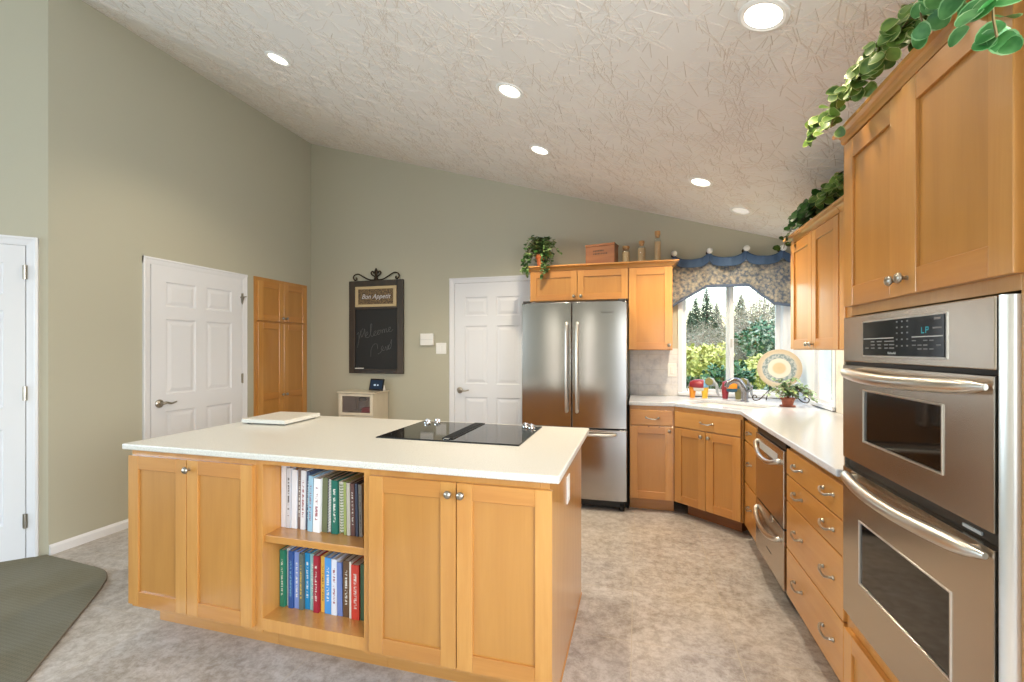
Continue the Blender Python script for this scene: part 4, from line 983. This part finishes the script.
wb = thing('wooden_box', 'brown wooden box on top of the cabinet above the refrigerator', 'box', (-.325, 4.30, 2.1335), R(-12))
b_ = MB(); b_.box(-.135, .135, -.07, .07, 0, .165)
b_.build('body', 'box_wood', wb, bevel=.002, seg=1); MB().box(-.138, .138, -.073, .073, .166, .186).build('lid', 'box_wood', wb, bevel=.002)
mk = MB(); rnd = random.Random(5)
for j, (zz, n) in enumerate(((.115, 7), (.088, 9))):
    for k in range(n): mk.box(-.06 + k * .015, -.06 + k * .015 + rnd.uniform(.006, .011), -.0712, -.0698, zz, zz + .013)
mk.build('stamped_marks', 'brass_dark', wb)
def jar(x, r, h, neck, mat_, lab, square=False):
    j = thing('jar', lab, 'jar', (x, 4.31, 2.1335), 0, 'jars on the cabinet top')
    MB().lathe([(r * .96, 0), (r, .006), (r, h * .68), (neck, h * .80), (neck, h * .86), (neck * .86, h * .86), (neck * .86, h * .8), (r * .93, h * .67), (r * .93, .01)], n=20).build('glass', 'jar_glass', j, smooth=True)
    MB().lathe([(r * .925, .011), (r * .925, h * .66), (r * .5, h * .64)], n=20).build('contents', mat_, j, smooth=True)
    MB().lathe([(neck * .84, h * .8), (neck * .84, h * .87), (neck * 1.12, h * .87), (neck * 1.12, h * .99), (neck, h)], n=20).build('stopper', 'cork', j, smooth=True)
jar(-.108, .036, .165, .028, 'jar_pasta', 'shortest of the three stoppered jars, next to the wooden box')
jar(.030, .037, .205, .022, 'jar_content', 'middle-height stoppered jar of grain on the cabinet top')
jar(.168, .029, .285, .022, 'jar_content', 'tallest slim stoppered jar at the end of the cabinet top')

def elephant(loc, lab, flip, pal):
    e = thing('elephant_figurine', lab, 'figurine', loc, R(-12), 'elephant figurines'); e.scale = (1.12, 1.12, 1.12); s = flip
    body = MB(); body.lathe([(.003, -.075), (.03, -.07), (.044, -.04), (.048, 0), (.044, .035), (.03, .06), (.004, .068)], (0, 0, .10), 'x', 18, 1, 1.05)
    for i in range(len(body.v)): pass
    body.tube([(-.05, .0, .09), (-.052, 0, .0)], [.03, .02], 12); body.tube([(.04, .0, .09), (.042, 0, .0)], [.03, .02], 12)
    # split body faces into patches
    bo = body.build('body', pal, e, smooth=True)
    for p in bo.data.polygons:
        c = p.center; p.material_index = (0 if c.x < -.03 else 1 if c.x < .02 else 2) + (0 if c.z > .085 else 3)
    hd = MB(); hd.lathe([(.004, -.035), (.026, -.025), (.034, 0), (.028, .022), (.004, .034)], (.085 * s, 0, .13), 'x', 16)
    hd.tube(ease((.105 * s, 0, .125), (.128 * s, -.002, .10), (.132 * s, -.004, .05), (.146 * s, -.004, .025), n=6), [.016 - .0005 * i for i in range(19)], 10)
    h = hd.build('head', pal[6], e, smooth=True)
    for yy in (-.034, .034): MB().lathe([(.002, -.003), (.028, -.003), (.03, 0), (.028, .003), (.002, .003)], (.074 * s, yy, .135), 'y', 14).build('ear', pal[7], h, smooth=True)
    MB().tube([(-.072 * s, 0, .11), (-.088 * s, 0, .085), (-.088 * s, 0, .05)], .004, 6).build('tail', pal[6], e)
elephant((.53, 4.40, CT + .0005), 'patchwork elephant figurine with orange leg, nearer the tiled wall', 1, ['patch_red', 'patch_red', 'patch_blue', 'patch_orange', 'patch_white', 'patch_yellow', 'patch_grey', 'patch_olive'])
elephant((.80, 4.385, CT + .0005), 'patchwork elephant figurine with orange back, nearer the faucet', 1, ['patch_red', 'patch_orange', 'patch_teal', 'patch_red', 'patch_teal', 'patch_olive', 'patch_grey', 'patch_olive'])

PC = Vector((1.135, 4.24, 0))
ps = thing('plate_stand', 'dark wire stand with scroll feet holding the decorated plate', 'stand', (PC.x, PC.y, CT + .0005), R(-14))
mb = MB()
for sg in (-1, 1):
    mb.tube(ease((.10 * sg, .09, .003), (.09 * sg, .05, .05), (.075 * sg, .0, .098), (.11 * sg, -.05, .06), (.15 * sg, -.075, .02), (.185 * sg, -.08, .012), (.20 * sg, -.08, .035), (.185 * sg, -.08, .055), (.168 * sg, -.08, .043), (.175 * sg, -.08, .033), n=6), .004, 8)
    mb.tube([(.075 * sg, 0, .098), (.055 * sg, .075, .26)], .004, 8); mb.tube([(.075 * sg, -.001, .098), (.075 * sg, -.03, .105), (.075 * sg, -.032, .125)], .004, 8)
mb.tube([(-.075, 0, .098), (.075, 0, .098)], .004, 8); mb.tube([(-.055, .075, .26), (.055, .075, .26)], .004, 8)
mb.build('wire_frame', 'bronze', ps, smooth=True)
pl = MB().lathe([(.186, -.026), (.188, -.022), (.155, -.004), (.11, .004), (.10, .010), (.06, .012), (.02, .012), (.001, .012), (.0005, .004), (.02, .004), (.06, .004), (.1, .002), (.108, -.004), (.152, -.012)], (0, 0, 0), 'y', 48)
po = pl.build('decorative_plate', 'plate_glaze', None, (PC.x, PC.y + .02, CT + .275), smooth=True); po.scale = (.87, .87, .87); po.rotation_euler = (R(-14), 0, R(-14))
tag(po, 'large tan plate with blue green leaf band standing by the window', 'plate')

pp = thing('potted_plant', 'trailing grey green plant in a small clay pot on the sink counter', 'potted plant', (1.105, 3.93, CT + .0005))
pot(pp, .048, .066, 'terracotta_dark'); MB().lathe([(.052, 0), (.056, .008), (.04, .01)], n=20).build('saucer', 'terracotta_dark', pp, smooth=True)
rnd = random.Random(21); st = MB(); lf = MB()
for i in range(26):
    a = rnd.uniform(0, 6.283); rr = rnd.uniform(.04, .2); zz = rnd.uniform(.05, .21) if rr < .13 else rnd.uniform(.03, .12)
    if i % 3 == 0: a = rnd.uniform(-.9, .3)
    ex, ey = math.cos(a) * rr, math.sin(a) * rr * .7 - .02
    pts = ease((0, 0, .065), (ex * .4, ey * .4, .10 + zz * .5), (ex, ey, zz), n=6); st.tube(pts, .0016, 5)
    for k in range(2, len(pts)):
        lf.leaf(pts[k], rdir(rnd, .2) + Vector((0, -.3, 0)), (0, -.3, 1), rnd.uniform(.03, .045), rnd.uniform(.018, .028), .2, .2, rnd.choice((0, 0, 1)))
st.build('stems', 'stem_red', pp); lf.build('foliage', ['pot_leaf', 'ivy_leaf'], pp, smooth='leaf')

# trailing plant over the oven cabinet (front edge of its crown: x about .68, top z about 2.148)
tp = thing('trailing_plant', 'variegated trailing vine draped along the top of the oven cabinet', 'plant', (.95, 1.5, 2.149))
MB().lathe([(.075, .0), (.10, .09), (.105, .09), (.105, .10), (.09, .10), (.08, .08)], n=20).build('pot', 'terracotta', tp, smooth=True)
rnd = random.Random(33); st = MB(); lf = MB(); org = Vector((.95, 1.5, 2.149))
def vine(pts, n, L0, L1, mi, me_, drop=.0, dens=2, spread=.02):
    P = ease(*pts, n=n); P = [p - org for p in P]; st.tube(P, .0022, 5)
    for k in range(1, len(P)):
        for _ in range(dens):
            off = Vector((rnd.uniform(-1, 1), rnd.uniform(-1, 1), rnd.uniform(-.6, 1))) * spread
            L = rnd.uniform(L0, L1); lf.leaf(P[k] + off, rdir(rnd, -.25) + Vector((-.25, .1, -.1)), Vector((-.55, -.75, .15)) + rdir(rnd, 0) * .45, L, L * rnd.uniform(.9, 1.1), rnd.uniform(.1, .3), rnd.uniform(.1, .4), mi, me_)
vine([(.93, 1.5, 2.26), (.74, 1.62, 2.25), (.67, 1.74, 2.225), (.66, 1.84, 2.20), (.662, 1.90, 2.195), (.665, 1.96, 2.215), (.665, 2.0, 2.225), (.66, 2.03, 2.205), (.655, 2.04, 2.17)], 5, .028, .04, 0, 1, dens=1, spread=.016)
vine([(.93, 1.5, 2.26), (.76, 1.58, 2.26), (.68, 1.70, 2.235), (.665, 1.80, 2.21), (.65, 1.87, 2.18), (.645, 1.88, 2.15)], 6, .028, .04, 0, 1, dens=1, spread=.018)
vine([(.93, 1.5, 2.26), (.78, 1.55, 2.27), (.70, 1.62, 2.25), (.67, 1.72, 2.21), (.655, 1.80, 2.185), (.648, 1.83, 2.13)], 6, .028, .042, 0, 1, dens=1, spread=.018)
vine([(.93, 1.5, 2.26), (.76, 1.48, 2.27), (.69, 1.56, 2.235), (.67, 1.64, 2.205), (.66, 1.70, 2.19)], 8, .030, .044, 0, 1, dens=3, spread=.03)
vine([(.93, 1.5, 2.26), (.74, 1.44, 2.25), (.68, 1.48, 2.22), (.665, 1.54, 2.19)], 7, .030, .044, 0, 1, dens=3, spread=.03)
vine([(.93, 1.5, 2.26), (.75, 1.38, 2.24), (.67, 1.34, 2.19), (.655, 1.31, 2.13)], 4, .034, .046, 2, 3, dens=1, spread=.022)
vine([(.93, 1.5, 2.26), (.74, 1.28, 2.24), (.665, 1.22, 2.17), (.648, 1.20, 2.08)], 4, .034, .046, 2, 3, dens=1, spread=.022)
vine([(.93, 1.5, 2.26), (.74, 1.18, 2.2), (.66, 1.14, 2.12), (.645, 1.13, 2.03)], 4, .034, .046, 2, 3, dens=1, spread=.022)
vine([(.93, 1.5, 2.26), (.74, 1.10, 2.2), (.66, 1.08, 2.10), (.645, 1.07, 2.00), (.645, 1.06, 1.94)], 4, .034, .046, 2, 3, dens=2, spread=.02)
st.build('vines', 'stem_brown', tp); lf.build('foliage', ['varieg_centre', 'varieg_edge', 'mint_centre', 'mint_edge'], tp, smooth='leaf')

dp_ = thing('trailing_plant', 'dark leaved trailing plant on top of the wall cabinets by the window', 'plant', (1.12, 2.95, 2.1055))
MB().lathe([(.05, .0), (.065, .06), (.07, .06), (.07, .07), (.06, .07), (.055, .055)], n=18).build('pot', 'terracotta_dark', dp_, smooth=True)
rnd = random.Random(44); st = MB(); lf = MB(); org = Vector((1.12, 2.95, 2.1055))
def vine2(pts, n, L0, L1, mi, me_, dens, spread):
    P = [p - org for p in ease(*pts, n=n)]; st.tube(P, .0022, 5)
    for k in range(1, len(P)):
        for _ in range(dens):
            off = Vector((rnd.uniform(-1, 1), rnd.uniform(-1, 1), rnd.uniform(-.3, 1))) * spread; L = rnd.uniform(L0, L1)
            lf.leaf(P[k] + off, rdir(rnd, -.1) + Vector((-.3, .1, -.1)), Vector((-.6, -.6, .3)) + rdir(rnd, 0) * .4, L, L * rnd.uniform(.7, .9), .2, .25, mi, me_)
vine2([(1.12, 2.95, 2.17), (1.06, 3.05, 2.20), (1.0, 3.12, 2.19), (.98, 3.2, 2.16)], 8, .055, .085, 0, None, 2, .04)
vine2([(1.12, 2.95, 2.17), (1.05, 3.1, 2.18), (.98, 3.25, 2.15), (.96, 3.34, 2.13), (.945, 3.40, 2.08), (.94, 3.43, 2.03)], 5, .035, .06, 0, None, 1, .02)
vine2([(1.12, 2.95, 2.17), (1.04, 2.9, 2.2), (.98, 2.92, 2.18), (.965, 3.0, 2.16)], 7, .05, .08, 0, None, 2, .04)
vine2([(1.12, 2.9, 2.17), (1.03, 2.78, 2.2), (.975, 2.75, 2.18), (.955, 2.82, 2.15)], 7, .04, .065, 1, 2, 2, .03)
vine2([(1.12, 2.9, 2.17), (1.03, 2.66, 2.22), (.975, 2.62, 2.2), (.955, 2.6, 2.16)], 7, .04, .065, 1, 2, 2, .035)
st.build('vines', 'stem_brown', dp_); lf.build('foliage', ['ivy_dark', 'varieg_centre', 'varieg_edge'], dp_, smooth='leaf')

# ------------------------------------------------------------------ recessed ceiling lights
CA = math.atan(-.292)
def ceiling_light(x, y, lab, power, lit=True):
    t = thing('ceiling_light', lab, 'ceiling light', (x, y, CZ(x) - .0005), 0, 'recessed ceiling lights'); t.rotation_euler = (0, -CA, 0)
    MB().lathe([(.069, .0), (.088, .0), (.086, -.005), (.075, -.008), (.069, -.004)], n=32).build('trim_ring', 'white_plastic', t, smooth=True)
    MB().lathe([(.0695, -.001), (.064, -.004), (.03, -.0065), (.002, -.007)], n=32).build('lens', 'lamp_glow' if lit else 'lamp_glow_dim', t, smooth=True)
    l = bpy.data.lights.new('downlight', 'SPOT'); l.energy = power; l.color = (1, .85, .62); l.spot_size = R(135); l.spot_blend = .7; l.shadow_soft_size = .035
    lo_ = bpy.data.objects.new('bulb', l); C.objects.link(lo_); lo_.parent = t; lo_.location = (0, 0, -.03); lo_.rotation_euler = (0, CA, 0)
ceiling_light(-2.455, 2.66, 'glowing recessed light high over the carpet end of the island', 55)
ceiling_light(-.745, 2.635, 'glowing recessed light above the cooktop', 48)
ceiling_light(-.740, 3.48, 'glowing recessed light in front of the refrigerator', 78)
ceiling_light(.437, 1.83, 'large looking glowing recessed light nearest the oven cabinet', 24)
ceiling_light(.437, 3.54, 'glowing recessed light over the floor before the sink corner', 104)
ceiling_light(.79, 3.99, 'dim recessed light close to the valance above the sink', 26, False)

# ------------------------------------------------------------------ carpet
cp_pts = [(P0.x + .005, P0.y - .012), (-3.25, 2.022), (-3.12, 2.0), (-3.02, 1.945), (-2.95, 1.88), (-2.86, 1.785), (-2.6, 1.485), (-2.38, 1.235), (-1.9, .70), (-1.6, .2), (-1.6, -3.15), (FX0 + .02, -3.15), (FX0 + .02, P1.y - .01), (P1.x + .01, P1.y - .01)]
cpt = MB().prism(cp_pts, .0005, .012).build('carpet', 'carpet_pile'); tag(cpt, 'olive brown low carpet with rounded corner beside the angled wall', 'carpet')
edge = ease(*[(x, y, .007) for x, y in cp_pts[1:10]], n=3); MB().tube(edge, .0055, 6).build('carpet_edging', 'carpet_binding', cpt)

# ------------------------------------------------------------------ outside the windows
gd = MB(); gd.box(-40, 60, YB + .5, 90, -.9, -.6); gd.box(XR + .5, 60, -10, YB + .5, -.9, -.6)
struct('ground_outside', gd, 'grass_green')
def cloud_leaves(lf, c, rx, ry, rz, n, L, rnd, mats, shell=.55, wr=.55):
    for _ in range(n):
        d_ = Vector((rnd.gauss(0, 1), rnd.gauss(0, 1), rnd.gauss(0, 1))).normalized(); k = rnd.uniform(shell, 1) ** .6
        k *= 1 + .14 * math.sin(d_.x * 7 + d_.z * 5 + c[0]) 
        p = Vector((c[0] + d_.x * rx * k, c[1] + d_.y * ry * k, c[2] + d_.z * rz * k)); l = L * rnd.uniform(.6, 1.3)
        lf.leaf(p, (d_ + rdir(rnd, .1)).normalized(), d_, l, l * wr, .15, .2, rnd.choice(mats))
def conifer(x, y, h, r, lab, seed, mats):
    t = thing('conifer_tree', lab, 'tree', (x, y, -.6), 0, 'conifers behind the garden'); rnd = random.Random(seed); lf = MB()
    MB().tube([(0, 0, 0), (0, 0, h * .97)], [r * .07, .02], 8).build('trunk', 'bark', t)
    lay = 44
    for i in range(lay):
        u = (i + .5) / lay; z = h * (.12 + .88 * u); rr = r * (1 - u) * rnd.uniform(.7, 1.15) + .06
        for k in range(10):
            a = k * .63 + i * 1.3 + rnd.uniform(-.2, .2); q = rr * rnd.uniform(.75, 1.1)
            for s_ in range(4):
                f_ = .25 + .25 * s_; p = Vector((math.cos(a) * q * f_, math.sin(a) * q * f_, z - q * f_ * .28))
                for _ in range(2): lf.leaf(p, Vector((math.cos(a + rnd.uniform(-.7, .7)), math.sin(a + rnd.uniform(-.7, .7)), rnd.uniform(-.5, .1))), (0, 0, 1), .42 * r * rnd.uniform(.5, .9) * (.22 + .78 * (1 - u)), .12 * r * (.3 + .7 * (1 - u)), .1, .3, rnd.choice((0, 0, 1)))
    lf.build('crown', mats, t, smooth='leaf')
ct_ = ['conifer_dark', 'conifer_green']
for i, (x, y, h, r, lab) in enumerate((
    (5.1, 38, 6.7, 1.6, 'tallest conifer seen through the pane nearest the refrigerator'),
    (4.1, 36, 5.8, 1.5, 'conifer at the edge of the sink window beside the tile wall'),
    (6.9, 45, 6.2, 1.6, 'second tallest conifer beside the middle bar of the sink window'),
    (3.2, 31, 4.4, 1.3, 'lower conifer in front of the tallest one'),
    (9.3, 47, 7.1, 1.9, 'distant conifer behind the middle bar of the sink window'),
    (12.4, 47, 7.6, 1.9, 'distant conifer seen through the pane nearest the plate'))):
    conifer(x, y, h, r, lab, 100 + i, ct_)
def bare_bush(x, y, h, r, lab, seed, n=260, leaf='grey_leaf'):
    t = thing('bare_tree', lab, 'tree', (x, y, -.6), 0, 'bare trees in the garden'); rnd = random.Random(seed); tw = MB(); lf = MB()
    MB().tube([(0, 0, 0), (.05, 0, h * .5)], [.09, .05], 7).build('trunk', 'bark', t)
    for i in range(n):
        a = rnd.uniform(0, 6.283); q = r * math.sqrt(rnd.random()); z1 = h * rnd.uniform(.35, 1) * (1 - .35 * (q / r) ** 2); z0_ = z1 * rnd.uniform(.3, .6)
        e = Vector((math.cos(a) * q, math.sin(a) * q, z1)); s0 = Vector((math.cos(a) * q * .3, math.sin(a) * q * .3, z0_)); m_ = s0.lerp(e, .5) + Vector((0, 0, -.1 * h * rnd.random()))
        tw.tube([s0, m_, e], [.022, .016, .006], 4, False)
        for k in range(7):
            b0 = m_.lerp(e, rnd.random()); b1 = b0 + rdir(rnd, .5) * rnd.uniform(.25, .6); tw.tube([b0, b1], [.010, .004], 3, False)
            for _ in range(2): lf.leaf(b0.lerp(b1, rnd.random()), rdir(rnd), (0, 0, 1), rnd.uniform(.06, .11), .05, .1, .1, 0)
    tw.build('twigs', 'bare_twig', t, smooth='leaf'); lf.build('sparse_leaves', leaf, t, smooth='leaf')
for i, (x, y, h, r, lab) in enumerate((
    (5.0, 22, 5.4, 2.0, 'large grey twiggy tree filling the pane nearest the plate'),
    (2.1, 17, 2.7, 1.3, 'grey twiggy tree in the pane nearest the refrigerator'),
    (3.75, 15.5, 3.7, 1.3, 'grey twiggy tree behind the window frame by the plate'),
    (3.3, 26.5, 3.6, 1.4, 'pale twiggy tree behind the middle bar of the sink window'))):
    bare_bush(x, y, h, r, lab, 200 + i)
def shrub(x, y, z, rx, ry, rz, n, L, mats, lab, seed, group='garden shrubs', nm='shrub'):
    t = thing(nm, lab, 'shrub', (x, y, -.6), 0, group); rnd = random.Random(seed); lf = MB()
    MB().tube([(0, 0, 0), (0, 0, z + .6)], [.05, .02], 6).build('stem', 'bark', t)
    for k in range(5):
        a = rnd.uniform(0, 6.283); q = .45
        cloud_leaves(lf, (math.cos(a) * rx * q, math.sin(a) * ry * q, z + .6 + rnd.uniform(-.25, .3) * rz), rx * .62, ry * .62, rz * .62, n // 5, L, rnd, (0, 0, 1))
    lf.build('foliage', mats, t, smooth='leaf')
ym, sm_, gm = ['yellow_leaf', 'yellow_leaf'], ['shrub_leaf', 'ivy_dark'], ['shrub_leaf', 'grey_leaf']
shrub(1.24, 9.4, 1.08, .50, .45, .42, 1300, .09, ym, 'golden yellow shrub in the pane nearest the refrigerator', 301)
shrub(2.25, 10.6, .82, .55, .5, .46, 1300, .09, ym, 'golden yellow shrub in the pane nearest the plate', 302)
shrub(1.42, 8.2, .82, .34, .4, .36, 1300, .08, sm_, 'dark green shrub before the middle bar of the sink window', 303)
shrub(.80, 7.7, .66, .32, .4, .38, 900, .08, sm_, 'dark green shrub at the tile wall side of the sink window', 304)
shrub(1.90, 7.3, .58, .45, .4, .34, 1200, .08, gm, 'blue green low shrub below the yellow shrub by the plate', 305)
shrub(3.2, 12.4, 1.5, .75, .7, .7, 1600, .10, gm, 'mid green bush behind the decorated plate', 306)
shrub(3.45, 9.6, 1.3, .6, .6, 1.2, 1500, .10, ['grey_leaf', 'shrub_leaf'], 'pale leafy bush outside the narrow side window', 307)
shrub(2.55, 6.9, 1.0, .5, .5, .9, 1500, .08, gm, 'silvery bush close outside the narrow side window', 308)
